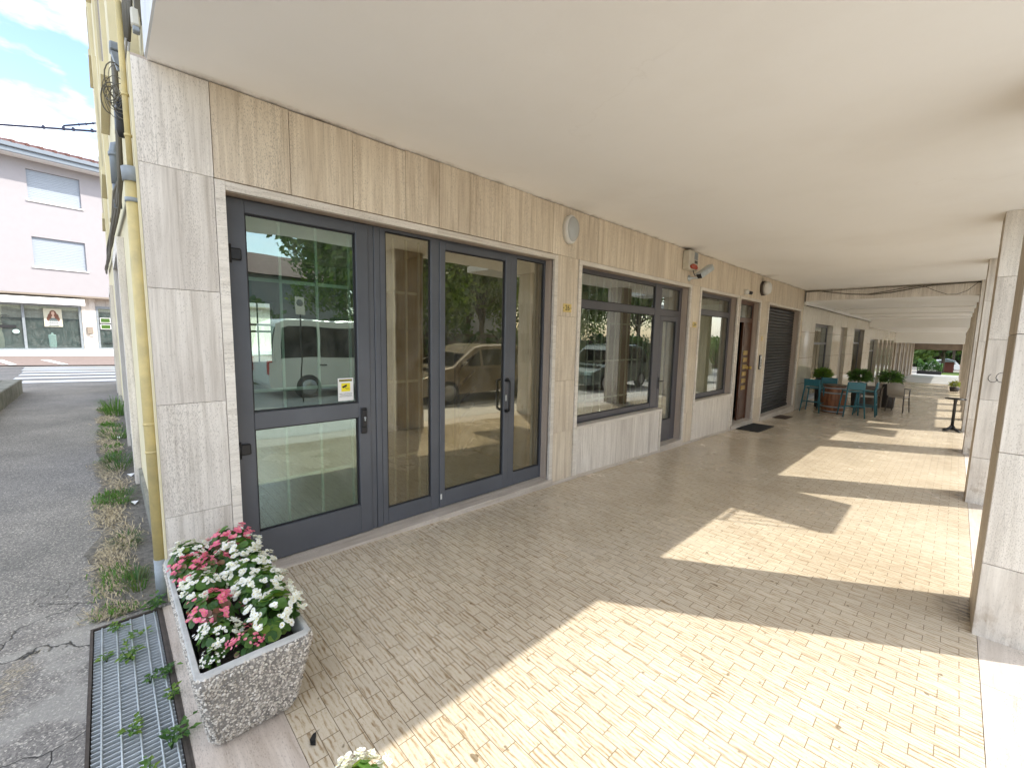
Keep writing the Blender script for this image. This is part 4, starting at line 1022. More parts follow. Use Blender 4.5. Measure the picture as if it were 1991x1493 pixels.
cfg = {(0, 0): 'white', (0, 1): 'pink', (1, 0): 'pink', (1, 1): 'white', (2, 0): 'white', (2, 1): 'white', (3, 0): 'pink', (3, 1): 'white', (4, 0): 'white', (4, 1): 'white'}
cnt = {}
for r_ in range(5):
    for c_ in range(2):
        k = cfg[(r_, c_)]
        x = PX0 + .10 + r_ * .205; y = PY0 + (.11 if c_ == 0 else .285) + random.uniform(-.01, .01)
        sc = (1.0 + (.12 if c_ == 1 else -.04)) * (.78 if (r_, c_) == (4, 0) else 1)
        if (r_, c_) == (4, 0): x -= .05
        begonia(x, y, zs, k, '%s begonia in the %s row of the near planter, on the %s side' % (k, rows[r_], 'street' if c_ == 0 else 'arcade'), sc, lean=(0, -.012 if c_ == 0 else .012))
begonia(1.20, .33, zs, 'pink', 'low pink begonia with bronze leaves by the front rim of the planter', .62)
begonia(.55, .33, zs, 'pink', 'pink begonia in the middle of the near planter, between the white ones', .9)
begonia(1.20, .215, zs, 'white', 'very small white begonia in bare soil at the front left corner of the planter', .42)
planter(1.98, 3.0, .03, .40, .30, -.01, 'second pebbledash planter just outside the bottom edge of the photo', pebbles=2500, seed=3)
begonia(2.03, .385, .245, 'white', 'white begonia in the second planter peeping over the bottom edge of the photo', 1.0, group=None, lean=(-.02, .035))
begonia(2.4, .2, .235, 'pink', 'pink begonia in the second planter, out past the bottom edge', 1.0, group=None)

# ------------------------------------------------------------------ weeds
def weed(x, y, z, label, n=12, r=.07, h=.05, mats=('leaf_lime', 'leaf_mid'), trail=None, ls=(.012, .024), seed=0):
    m = MB(); rn = random.Random(seed + int(x * 100))
    for k in range(n):
        if trail: t = k / max(1, n - 1); cx, cy = x + trail[0] * t, y + trail[1] * t
        else: cx, cy = x, y
        a = rn.uniform(0, 6.28); rr = rn.uniform(0, r); p = Vector((cx + rr * math.cos(a), cy + rr * math.sin(a) * .8, z + rn.uniform(.008, h)))
        m.cur = rn.choice([0, 1]); s = rn.uniform(*ls) * .72
        # pointed, slightly folded leaf
        d = Vector((math.cos(a), math.sin(a), rn.uniform(-.2, .5))).normalized(); q = d.cross(Vector((0, 0, 1))).normalized(); up = q.cross(d)
        m.grid([p, p + d * s * .7 + q * s * .62 + up * s * .15, p + d * s * 1.9 - up * s * .2, p + d * s * .7 - q * s * .62 + up * s * .15, p + d * s * .8 - up * s * .06], [(0, 1, 4), (1, 2, 4), (2, 3, 4), (3, 0, 4)], (rn.random(),) * 3, False)
    m.cur = 1
    for k in range(max(2, n // 4)):
        a = rn.uniform(0, 6.28); m.tube([(x, y, z - .01), (x + r * .5 * math.cos(a), y + r * .5 * math.sin(a), z + h * .7)], .0015, 4)
    return solo('weed', m, [M[mats[0]], M[mats[1]]], label, 'weed', 'weeds growing through the grating')
weed(.42, -.01, 0, 'largest bright green weed in the middle of the grating', 44, .055, .06, seed=1)
weed(.12, -.05, 0, 'small ragged weed near the far end of the grating', 22, .04, .04, seed=2)
weed(.28, -.02, 0, 'thin trailing weed across the far third of the grating', 20, .02, .03, trail=(-.03, .08), seed=3)
weed(.66, .05, 0, 'dark weed row lying crosswise under the bright weed', 40, .02, .035, ('leaf_mid', 'leaf'), trail=(-.02, .09), seed=4)
weed(.83, .112, 0, 'bright weed at the stone border side of the grating', 20, .03, .04, seed=5)
weed(.93, -.02, 0, 'bright rounded weed in the nearer middle of the grating', 28, .030, .045, seed=6)
weed(1.10, .085, 0, 'dark pointed weed creeping over the border near the planter corner', 34, .03, .05, ('leaf_mid', 'leaf'), trail=(-.04, .06), seed=7, ls=(.014, .026))
weed(1.17, .02, 0, 'sparse upright weed closest to the bottom of the photo', 14, .02, .06, seed=8)
weed(.36, -.09, 0, 'small pale shoot at the street side of the grating', 14, .02, .03, seed=9)
weed(.015, .115, .0, 'broad dark green weed beside the foot of the drainpipe', 34, .05, .07, ('leaf', 'leaf_mid'), seed=10, ls=(.018, .03))
def tuft(x, y, label, n=70, r=.13, h=.10, mats=('grassg', 'leaf'), seed=0, name='grass_tuft', cat='grass tuft', group='tufts along the side facade'):
    m = MB(); rn = random.Random(seed)
    for k in range(n):
        a = rn.uniform(0, 6.28); rr = r * math.sqrt(rn.random()) * .7; b = Vector((x + rr * math.cos(a), y + rr * math.sin(a) * .45, zf(y) - .008)); d = Vector((math.cos(a), math.sin(a) * .7, 0)) * rn.uniform(.3, 1) * r * .6
        L = h * rn.uniform(.5, 1.1); w = Vector((-d.y, d.x, 0)).normalized() * .003 * rn.uniform(.7, 1.6); m.cur = rn.choice([0, 1])
        m.grid([b - w, b + w, b + d * .5 + Vector((0, 0, L * .8)) + w * .8, b + d * .5 + Vector((0, 0, L * .8)) - w * .8, b + d * 1.2 + Vector((0, 0, L * .9))], [(0, 1, 2, 3), (3, 2, 4)], (rn.random(),) * 3)
    return solo(name, m, [M[mats[0]], M[mats[1]]], label, cat, group)
tuft(-.35, .05, 'green tuft at the grey foot of the drainpipe', 90, .16, .08, seed=1)
tuft(-1.1, .03, 'low green tuft on the second patch of straw from the drainpipe', 70, .2, .05, seed=2)
tuft(-2.2, .02, 'green tuft by the white paper scrap on the straw strip', 90, .28, .07, seed=3)
tuft(-3.5, .03, 'spiky green tuft half way along the side facade', 130, .38, .12, seed=4)
tuft(-5.4, .03, 'dark green spreading tuft where the straw strip ends', 160, .5, .12, ('leaf_mid', 'leaf'), seed=5)
tuft(-7.6, .06, 'bushy green weed standing against the far facade', 200, .6, .32, ('leaf_mid', 'leaf'), seed=6)
# gritty verge and its dead grass
m = MB(); rn = random.Random(9); xs_ = [-.02 - k * .25 for k in range(40)]
ed = [(-.14 + .035 * math.sin(k * 1.3) + rn.uniform(-.03, .03)) for k in range(40)]
for k in range(39):
    e0 = -.10 if k == 0 else ed[k]; m.face([(xs_[k], e0, zf(e0) - .003), (xs_[k], .17, zf(.17) - .003), (xs_[k + 1], .17, zf(.17) - .003), (xs_[k + 1], ed[k + 1], zf(ed[k + 1]) - .003)])
struct('verge', m, M['rubble'])
m = MB()
for k in range(15000):
    x = -.03 - 8.5 * rn.random() ** 1.5; c0 = -.03 + .03 * math.sin(x * 4) + .02 * math.sin(x * 9); green = math.sin(x * 3.1 + 2) + .7 * math.sin(x * 7.7) + rn.uniform(-1.5, 1.5) > 1.75
    y = c0 + rn.gauss(0, .050); clump = math.sin(x * 5.2) + math.sin(x * 11.3 + 1) * .6
    if y > .165 or (not green and clump < rn.uniform(-1.8, .7)): continue
    a = rn.gauss(-1.9, 1.1) if not green else rn.uniform(0, 6.28); L = rn.uniform(.02, .075) * (1 + abs(x) * .10); b = Vector((x, y, zf(y) - .004)); d = Vector((math.cos(a), math.sin(a), 0)) * L * (.5 if green else 1); w = Vector((-d.y, d.x, 0)).normalized() * .0014 * (1 + abs(x) * .3) * (1.6 if green else 1)
    hz = rn.uniform(.002, .03) * (1.8 if green else 1); m.cur = 1 if green else (2 if rn.random() < .25 else 0)
    m.grid([b - w, b + w, b + d * .6 + Vector((0, 0, hz)) + w, b + d * .6 + Vector((0, 0, hz)) - w, b + d + Vector((0, 0, hz * .5))], [(0, 1, 2, 3), (3, 2, 4)])
build('dead_grass', m, [M['drygrass'], M['leaf_mid'], M['rubble']]); tag(bpy.data.objects['dead_grass'], 'matted straw and green weeds along the foot of the side facade', 'dead grass', kind='stuff')
m = MB()
for k in range(1500):
    x = -.02 - 7 * rn.random() ** 1.4; y = rn.uniform(-.10, .165); s = rn.uniform(.002, .008); p = Vector((x, y, zf(y) - .003))
    vs = [p + Vector((rn.uniform(-s, s), rn.uniform(-s, s), 0)) for _ in range(4)]; m.grid(vs + [p + Vector((0, 0, s))], [(0, 1, 4), (1, 2, 4), (2, 3, 4), (3, 0, 4)])
build('grit', m, M['concrete']); tag(bpy.data.objects['grit'], 'loose grit and stone chips on the verge', 'grit', kind='stuff')
m = MB()
for k in range(260):
    t = rn.random(); x = .62 - .50 * t + rn.gauss(0, .03); y = -.48 + .10 * t + rn.gauss(0, .03); a = rn.gauss(1.2, .8); d = Vector((math.cos(a), math.sin(a), 0)) * rn.uniform(.02, .06); w = Vector((-d.y, d.x, 0)).normalized() * .001
    b = Vector((x, y, zf(y) - .005)); m.grid([b - w, b + w, b + d + Vector((0, 0, .01))], [(0, 1, 2)])
solo('straw_patch', m, M['drygrass'], 'little heap of straw in the broken asphalt left of the grating', 'dead grass', kind='stuff')
for (x, y, s, lb) in ((-2.0, .10, .05, 'crumpled white paper scrap nearest the drainpipe on the verge'), (-3.0, .11, .06, 'white paper scrap further along the verge'), (-5.2, .06, .05, 'small white litter scrap by the spiky green tuft')):
    m = MB(); m.grid([(x - s, y - s * .3, zf(y) + .002), (x, y - s * .5, zf(y) + .018), (x + s * 1.3, y, zf(y) + .004), (x + s * .3, y + s * .6, zf(y) + .02), (x - s * .8, y + s * .4, zf(y) + .003)], [(0, 1, 3, 4), (1, 2, 3)])
    solo('paper_scrap', m, M['whitepaint'], lb, 'litter', 'paper litter on the verge')
# concrete bed wall on the left
lw = thing('flower_bed_wall', 'low mossy concrete wall round an empty flower bed beside the lane', 'wall', (-9, -1.6, .03))
m = MB(); m.box(-11.9, -3.5, -1.72, -1.45, -.1, .345, bv=.015); m.box(-11.9, -11.62, -6.0, -1.7205, -.1, .343, bv=.015); build('kerb_wall', m, M['concrete'], lw)
m = MB(); m.box(-11.6, -3.5, -6, -1.73, 0, .25); build('bed_soil', m, M['soil'], lw)
# ------------------------------------------------------------------ the neighbouring buildings along the arcade
def nb(name, label, y0, y1, zc, mat, openings, pillars, dark=None):
    t = thing(name, label, 'building', (0, y0, zf(y0)), group=None)
    w = MB(); prev = y0; zb = zf(y1) - .2
    for (a, b, zt, zs) in openings:
        w.box(-.30, -.002, prev, a, zb, zc + .1); w.box(-.30, -.002, a, b, zt, zc + .1)
        if zs is not None: w.box(-.30, -.002, a, b, zb, zs)
        prev = b
    w.box(-.30, -.002, prev, y1, zb, zc + .1)
    build('wall', w, mat, t)
    for (a, b, zt, zs) in openings:
        zl = zs if zs is not None else zf(b) - .05
        f = MB(); f.box(-.19, -.15, a + .002, a + .07, zl, zt - .002); f.box(-.19, -.15, b - .07, b - .002, zl, zt - .002); f.box(-.19, -.151, a + .07, b - .07, zt - .08, zt - .002); f.box(-.19, -.151, a + .07, b - .07, zl, zl + .10)
        f.box(-.19, -.149, a + .07, b - .07, zt - .62, zt - .55)
        fr = build('window', f, M['alu_win'], t)
        g = MB(); g.box(-.175, -.17, a + .05, b - .05, zl + .05, zt - .05); build('pane', g, M['glass_w'], fr)
    i = MB(); i.box(-3.2, -3.0, y0, y1, zb, zc); i.box(-3.0, -.31, y0, y1, zb, zf(y1) - .1)
    for k in range(int((y1 - y0) / 3)): i.box(-3, -.31, y0 + .02 + k * 3.0, y0 + .1 + k * 3.0, zb, zc)
    build('interior', i, M['int_dark'], t)
    s = MB(); s.box(-.02, 3.63, y0 + .006, y1 - .004, zc, zc + .5 if y0 > 14 else 3.0); build('soffit', s, dark or M['ceiling'], t)
    s = MB(); s.box(3.631, 3.66, y0, y1, zc + .003, 3.8); build('slab_fascia', s, M['fascia'], t)
    s = MB(); s.box(-5, 3.60, y0 + .01, y1 - .01, zc + .55 if y0 > 14 else 3.05, 8.6 - y0 * .03); build('upper_storeys', s, M['pink'], t)
    for p in pillars:
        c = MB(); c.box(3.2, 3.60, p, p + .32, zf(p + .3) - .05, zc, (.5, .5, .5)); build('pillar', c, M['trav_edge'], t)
    return t
b2 = nb('marble_arcade_building', 'second arcaded building with walls of polished beige marble behind the teal stools', 13.705, 25.85, 2.638, M['polished'],
        [(15.26, 17.83, 2.10, -.20), (19.28, 20.50, 2.11, None), (22.0, 24.7, 2.13, -.1)], [13.73, 16.15, 18.75, 21.4, 24.4])
m = MB(); m.box(-.002, .05, 13.72, 25.8, 2.545, 2.636); build('cornice', m, M['whitepaint'], b2)
m = MB(); k = 0; x = .02
while x < 3.19:
    xb = min(x + .29, 3.19); m.box(x + .001, xb - .001, 13.688, 13.7005, 2.642, 2.924, 'r'); x = xb
build('beam_cladding', m, M['trav_pale'], B)
m = MB()
for y in (17.3, 20.4, 23.2): m.box(.001, 3.19, y, y + .22, 2.602, 2.6375)
build_each('ceiling_beam', m, M['ceiling'], b2)
m = MB()
for (a, b) in ((14.9, 25.1), (25.5, 25.84)): m.box(3.661, 4.82, a, b, 2.66, 2.80)
build_each('balcony_slab', m, M['fascia'], b2)
b3 = nb('pale_arcade_building', 'third arcaded building with a lower white ceiling and a row of narrow shop openings', 25.855, 37.9, 2.283, M['polished'],
        [(26.8, 29.6, 1.75, -.4), (30.3, 31.4, 1.75, None), (32.0, 33.4, 1.75, None), (34.1, 35.2, 1.75, None), (35.9, 37.2, 1.75, -.5)], [26.75, 29.1, 31.6, 34.1, 36.5])
m = MB(); m.box(.001, 3.19, 25.852, 26.0, 2.284, 2.637); build('end_beam', m, M['ceiling'], b3)
m = MB()
for (a, b) in ((26.0, 29.2), (29.6, 34.1), (34.6, 37.8)): m.box(3.661, 4.9, a, b, 2.3, 2.45)
build_each('balcony_slab', m, M['fascia'], b3)
b4 = nb('brown_arcade_building', 'last arcaded building with brown shop fronts and a dark brown ceiling at the far end', 37.905, 56.8, 1.62, M['redbrown'], [(39, 41, .9, -.5), (42.2, 44.2, .9, -.6), (45.4, 47.6, .9, -.7), (49, 52, .9, -.8), (53, 55.6, .9, -.8)], [38.9, 41.4, 43.9, 46.5, 49, 51.5, 54, 56.3], dark=M['ceiling'])
for ch in b4.children:
    if ch.name.startswith('wall'): ch.data.materials[0] = M['brownpanel']
m = MB(); m.box(.001, 3.19, 37.906, 38.05, 1.621, 2.282); build('end_beam', m, M['ceiling'], b4)
m = MB(); m.box(.001, 3.4, 56.5, 56.79, 1.03, 1.619); build('end_beam', m, M['brownpanel'], b4)
m = MB()
for q in range(6): y = 38.2 + q * 3.3; m.box(0, .07, y, y + .30, zf(y) - .05, 1.619)
build_each('pilaster', m, M['trav_edge'], b4)
m = MB(); m.box(-.14, -.10, 19.29, 20.49, -.8, 2.10); build('blank_panel', m, M['taupepanel'], b2)
for a_, b_ in ((39, 41), (42.2, 44.2), (45.4, 47.6), (49, 52), (53, 55.6)):
    m = MB(); m.box(-.06, -.03, a_ + .01, b_ - .01, zf(b_) + .5, .89); build('shop_panel', m, M['brownpanel'], b4)
# cables hung on the beam between the first two buildings
m = MB()
m.tube([(.03, 13.66, 2.62), (.03, 13.66, 2.90), (.3, 13.66, 2.895), (.6, 13.65, 2.83), (1.0, 13.64, 2.765), (1.4, 13.64, 2.735), (1.75, 13.64, 2.765), (2.1, 13.65, 2.83), (2.45, 13.65, 2.885), (3.0, 13.66, 2.905), (3.19, 13.66, 2.905)], .012, 6)
m.tube([(.03, 13.66, 2.88), (.9, 13.665, 2.89), (1.6, 13.66, 2.90), (2.3, 13.66, 2.90), (3.19, 13.665, 2.915)], .008, 5)
m.tube([(1.3, 13.63, 2.74), (1.7, 13.63, 2.80), (2.0, 13.64, 2.86), (2.4, 13.65, 2.90), (3.19, 13.65, 2.91)], .009, 5)
m.tube([(2.3, 13.65, 2.88), (2.5, 13.64, 2.76), (2.7, 13.63, 2.665), (2.85, 13.63, 2.66), (3.0, 13.64, 2.73), (3.15, 13.65, 2.90)], .006, 5)
solo('beam_cables', m, M['cable'], 'dark cables sagging across the travertine beam where the first ceiling ends', 'cables')
m = MB(); m.tube([(.06, 13.75, 2.52)] + [(.06, 13.75 + k * 1.2, 2.53 + .01 * math.sin(k)) for k in range(1, 11)], .010, 5)
solo('wall_cable', m, M['cable'], 'thin dark cable along the white cornice of the marble building', 'cables')

# ------------------------------------------------------------------ café furniture
def stool(x, y, rz, label, first=[None]):
    z = zf(y) + .001
    if first[0]: return copy_thing(first[0], (x, y, z), rz, label)
    t = thing('bar_stool', label, 'bar stool', (x, y, z), rz, 'teal bar stools round the barrel')
    W_, D_ = .19, .20     # local: back at -y, seat faces +y
    def leg(sx, sy):
        m = MB(); top = Vector((sx * (W_ - .02), sy * (D_ - .03), .66)); bot = Vector((sx * (W_ + .035), sy * (D_ + .03), 0))
        if sy < 0: m.tube([bot, top, Vector((sx * (W_ - .015), -D_ - .005, .90))], [.016, .020, .016], 8)
        else: m.tube([bot, top], [.016, .020], 8)
        build('leg', m, M['teal'], t, world=False)
    for sx in (-1, 1):
        for sy in (-1, 1): leg(sx, sy)
    m = MB(); m.box(-W_, W_, -D_ + .02, D_, .640, .672, bv=.012); build('seat', m, M['teal'], t, world=False)
    m = MB(); m.box(-W_ + .005, W_ - .005, -D_ - .018, -D_ + .006, .715, .90, bv=.010); build('backrest', m, M['teal'], t, world=False)
    m = MB()
    for s in (-1, 1): m.tube([(s * (W_ + .014), -D_ - .01, .255), (s * (W_ + .014), D_ + .01, .255)], .011, 6)
    m.tube([(-W_ - .014, D_ + .012, .235), (W_ + .014, D_ + .012, .235)], .011, 6); m.tube([(-W_ - .014, -D_ - .012, .30), (W_ + .014, -D_ - .012, .30)], .011, 6)
    build('footrest', m, M['teal'], t, world=False)
    first[0] = t; return t
stool(.36, 13.98, -.10, 'dark teal bar stool nearest the roller shutter, left of the barrel')
stool(1.22, 13.84, .42, 'teal bar stool with its back to us, right in front of the barrel')
stool(1.42, 14.55, 1.60, 'teal bar stool seen side-on just right of the barrel')
stool(.50, 15.05, PI + .15, 'teal bar stool behind the barrel with only its back showing')
bz = zf(14.35)
b = thing('wine_barrel', 'red brown wooden wine barrel used as a table between the teal stools', 'barrel', (.76, 14.35, bz))
prof = [(.245, 0), (.262, .06), (.285, .20), (.300, .37), (.285, .54), (.262, .68), (.245, .735), (.23, .735), (.23, .72)]
m = MB(); m.lathe(prof, (.76, 14.35, bz), 28, smooth=False); build('staves', m, M['barrel'], b)
m = MB()
for z in (.03, .16, .53, .66):
    r = .300 - .055 * ((z + .02 - .37) / .37) ** 2; m.lathe([(r + .001, 0), (r + .005, .002), (r + .005, .036), (r + .001, .038)], (.76, 14.35, bz + z), 28)
build_each('hoop', m, M['pipe_grey'], b)
m = MB(); m.lathe([(0, 0), (.27, 0), (.28, .012), (.27, .025), (0, .026)], (.76, 14.35, bz + .738), 28); build('table_top', m, M['pot_wood'], b)
def chair(x, y, rz, label):
    z = zf(y) + .001
    t = thing('resin_armchair', label, 'chair', (x, y, z), rz)
    for sx in (-1, 1):
        for sy in (-1, 1):
            m = MB(); m.tube([(sx * .20, sy * .22, 0), (sx * .175, sy * .18, .43)] + ([(sx * .19, -.24, .68)] if sy < 0 else [(sx * .19, .15, .66)]), [.014, .018, .014], 8); build('leg', m, M['taupe_dark'], t, world=False)
    m = MB(); m.box(-.19, .19, -.20, .20, .42, .452, bv=.012); build('seat', m, M['taupe'], t, world=False)
    m = MB(); vs = []; n = 10
    for k in range(n + 1):
        a = (k / n - .5) * 1.5; xx = .185 * math.sin(a) / math.sin(.75); yy = -.235 - .06 * math.cos(a) + .05
        vs += [(xx, yy, .47), (xx * 1.04, yy - .05, .86 - .05 * abs(k / n - .5) * 2), (xx * 1.04, yy - .066, .86 - .05 * abs(k / n - .5) * 2), (xx, yy - .018, .47)]
    fs = []
    for k in range(n):
        a = 4 * k; fs += [(a, a + 4, a + 5, a + 1), (a + 1, a + 5, a + 6, a + 2), (a + 2, a + 6, a + 7, a + 3), (a + 3, a + 7, a + 4, a)]
    m.grid(vs, fs, None, True); build('backrest', m, M['taupe'], t, world=False)
    for s in (-1, 1):
        m = MB(); m.tube([(s * .19, -.25, .70), (s * .215, -.05, .68), (s * .205, .17, .665)], .016, 8); build('armrest', m, M['taupe_dark'], t, world=False)
chair(1.92, 16.5, -.25, 'taupe resin armchair with dark legs and its back to us, right of the barrel group')
chair(1.30, 15.6, 1.9, 'dark taupe armchair half hidden behind the side-on teal stool')
def bush(x, y, zb, zpot, r, label, lmats, pot='pot_dark', seed=0, n=1500, spiky=True, potr=.19):
    t = thing('potted_plant', label, 'potted plant', (x, y, zb), group='potted plants in front of the marble building'); rn = random.Random(seed)
    m = MB(); m.lathe([(potr * .75, 0), (potr * .8, .01), (potr, zpot - zb), (potr * .9, zpot - zb), (potr * .88, zpot - zb - .03)], (x, y, zb), 20); build('pot', m, M[pot], t)
    m = MB()
    for k in range(9): a = rn.uniform(0, 6.28); m.tube([(x, y, zpot - .05), (x + .4 * r * math.cos(a), y + .4 * r * math.sin(a), zpot + r * .6), (x + .8 * r * math.cos(a), y + .8 * r * math.sin(a), zpot + r * 1.1)], .006, 5)
    build('stem', m, M['bark'], t)
    m = MB()
    for k in range(n):
        a = rn.uniform(0, 6.28); b = math.acos(rn.uniform(-.75, 1)); q = r * rn.uniform(.3, 1.0) ** .6 * (1 + .22 * math.sin(a * 5 + b * 4))
        d = Vector((math.sin(b) * math.cos(a), math.sin(b) * math.sin(a), .72 * math.cos(b))); p = Vector((x, y, zpot + r * .72)) + d * q
        L = rn.uniform(.035, .09); dd = (d + Vector((rn.uniform(-.5, .5), rn.uniform(-.5, .5), rn.uniform(-.6, .3)))).normalized(); w = dd.orthogonal().normalized() * L * .2
        m.cur = rn.choice([0, 1]); m.grid([p - dd * L * .3, p + w, p + dd * L, p - w], [(0, 1, 2, 3)], (rn.random(),) * 3)
    build('foliage', m, [M[lmats[0]], M[lmats[1]]], t)
bush(.26, 15.5, zf(15.5), .47, .205, 'yellow-green leafy plant in a dark pot behind the left bar stools', ('leaf_lime', 'leaf_mid'), seed=1)
bush(1.02, 16.4, zf(16.4), .36, .275, 'dark leafy shrub in a pot directly behind the wine barrel', ('leaf', 'leaf_mid'), seed=2)
bush(1.62, 17.5, zf(17.5), .30, .285, 'dark leafy shrub in a pot behind the taupe armchair', ('leaf', 'leaf_mid'), seed=3)
m = MB(); y = 16.9; z = zf(17.3); m.box(1.05, 1.50, y, y + .38, z + .02, z + .62, bv=.01)
for k in range(4): m.box(1.06, 1.49, y - .012, y, z + .06 + k * .14, z + .18 + k * .14, 'r', bv=.003)
m.box(1.03, 1.52, y - .02, y + .40, z + .62, z + .65, bv=.005)
solo('slatted_box', m, M['pot_wood'], 'weathered slatted wooden box left of the taupe armchair', 'box')
tt = thing('pedestal_table', 'black round pedestal table standing against the fourth pillar', 'table', (3.05, 13.29, zf(13.29)))
zt = zf(13.29)
m = MB(); m.lathe([(0, 0), (.165, 0), (.17, .008), (.165, .022), (0, .022)], (3.05, 13.29, zt + .708), 24); build('table_top', m, M['black'], tt)
m = MB(); m.lathe([(.026, 0), (.026, .62), (.034, .63), (.028, .66), (.06, .70)], (3.05, 13.29, zt + .03), 12); build('column', m, M['black'], tt)
m = MB()
for k in range(4):
    a = PI / 4 + k * PI / 2; d = Vector((math.cos(a), math.sin(a), 0)); c = Vector((3.05, 13.29, zt)); m.tube([c + Vector((0, 0, .12)), c + d * .05 + Vector((0, 0, .06)), c + d * .12 + Vector((0, 0, .03)), c + d * .19 + Vector((0, 0, .014))], [.035, .028, .02, .014], 8)
build('foot', m, M['black'], tt)
bush(3.02, 30.3, zf(30.3), zf(30.3) + .22, .20, 'bright yellow-green plant in a pot by the far pillars', ('yellowflower', 'leaf_lime'), seed=5, n=600)

# ------------------------------------------------------------------ trees
def tree_mesh(seed, H, R_, mat, nleaf=21000, leaf=.13, trunk_r=.16, zc=.62):
    rn = random.Random(seed); tr = MB()
    tr.tube([(0, 0, -.2), (.05, 0, H * .2), (-.05, .08, H * .45), (.05, 0, H * .8)], [trunk_r * 1.3, trunk_r, trunk_r * .75, trunk_r * .2], 10)
    cl = []
    for k in range(15):
        a = rn.uniform(0, 6.28); el = rn.uniform(.1, 1.2); h0 = H * rn.uniform(.3, .6); L = R_ * rn.uniform(.6, 1.0)
        e = Vector((L * math.cos(a) * math.cos(el), L * math.sin(a) * math.cos(el), min(h0 + L * math.sin(el), H * .93)))
        tr.tube([(0, 0, h0 * .8), (e.x * .4, e.y * .4, h0 + (e.z - h0) * .35), e], [trunk_r * .45, trunk_r * .25, .02], 6)
        cl.append((e, R_ * rn.uniform(.28, .48)))
    for k in range(14):
        a = rn.uniform(0, 6.28); q = rn.uniform(.2, .8) * R_; cl.append((Vector((q * math.cos(a), q * math.sin(a), H * rn.uniform(.5, .92))), R_ * rn.uniform(.22, .42)))
    lf = MB()
    for k in range(nleaf):
        c, r = rn.choice(cl); d = Vector((rn.gauss(0, 1), rn.gauss(0, 1), rn.gauss(0, .75))).normalized() * r * rn.uniform(.55, 1.05); p = c + d
        n = (d.normalized() * .6 + Vector((rn.uniform(-1, 1), rn.uniform(-1, 1), rn.uniform(-.3, 1)))).normalized(); u = n.orthogonal().normalized(); w = n.cross(u); s = leaf * rn.uniform(.5, 1.2)
        lf.cur = rn.choice([0, 0, 1]); lf.grid([p - u * s, p - w * s * .55, p + u * s, p + w * s * .55], [(0, 1, 2, 3)], (rn.random(),) * 3)
    return tr, lf
def tree(seed, x, y, H, R_, label, group, mats=('treeleaf', 'treeleaf2'), **kw):
    t = thing('tree', label, 'tree', (x, y, zf(y) - .01), group=group); tr, lf = tree_mesh(seed, H, R_, None, **kw)
    build('trunk', tr, M['bark'], t, world=False); build('crown', lf, [M[mats[0]], M[mats[1]]], t, world=False); return t
GT = 'trees across the street, mirrored in the glass'
T1 = tree(1, 14.6, 8.6, 8.5, 4.2, 'broad tree across the street behind the white van', GT)
T2 = tree(2, 15.5, 15.5, 9.5, 4.4, 'tall tree across the street behind the grey-bronze car', GT)
copy_thing(T1, (16.0, 24, zf(24)), 2.0, 'third tree along the far side of the street')
copy_thing(T2, (15.2, 32, zf(32)), 1.0, 'fourth tree along the far side of the street')
copy_thing(T1, (23.5, 12, zf(12)), 4.0, 'tree in the second row beyond the lawn, behind the broad tree')
copy_thing(T2, (24, 21, zf(21)), 3.0, 'tree in the second row beyond the lawn, behind the tall tree')
copy_thing(T1, (24, 31, zf(31)), 5.2, 'tree in the second row beyond the lawn, farthest along')
hd = thing('hedge', 'long dark hedge behind the vehicles parked across the street', 'hedge', (12.6, 20, zf(20)))
m = MB(); rn = random.Random(11)
for k in range(15000):
    y = rn.uniform(3.0, 46); x = 12.6 + rn.gauss(0, .35); z = zf(y) + (2.3 + .4 * math.sin(y * .8) + .3 * math.sin(y * 2.3)) * rn.random() ** .6; s = rn.uniform(.08, .17)
    n = Vector((rn.uniform(-1, .3), rn.uniform(-1, 1), rn.uniform(-.2, 1))).normalized(); u = n.orthogonal().normalized(); w = n.cross(u); p = Vector((x, y, z)); m.cur = rn.choice([0, 0, 1])
    m.grid([p - u * s, p - w * s * .6, p + u * s, p + w * s * .6], [(0, 1, 2, 3)], (rn.random(),) * 3)
build('foliage', m, [M['leaf'], M['treeleaf']], hd)
m = MB(); m.box(12.45, 12.75, 3, 46, zf(3) - .2, zf(3) + 1.9, z0b=zf(46) - .2, z1b=zf(46) + 1.9); build('branches', m, M['bark'], hd)
GF = 'trees beyond the far end of the arcade'
F1 = tree(5, 1.8, 70, 7.0, 3.0, 'dark tree left in the far arcade opening', GF, nleaf=8000, leaf=.26)
copy_thing(F1, (6.6, 76, zf(76)), 2.0, 'light tree right in the far arcade opening')
copy_thing(F1, (-3.0, 82, zf(82)), 1.0, 'tree half hidden behind the left edge of the far arcade opening')
for X_, Y_, T_ in ((-8, 96, 'left'), (12, 94, 'right')): copy_thing(T2, (X_, Y_, zf(90)), 1.3, 'large background tree on the %s beyond the far end' % T_)
copy_thing(T2, (2.5, 92, zf(90)), .5, 'farthest tree, filling the middle of the far arcade opening')
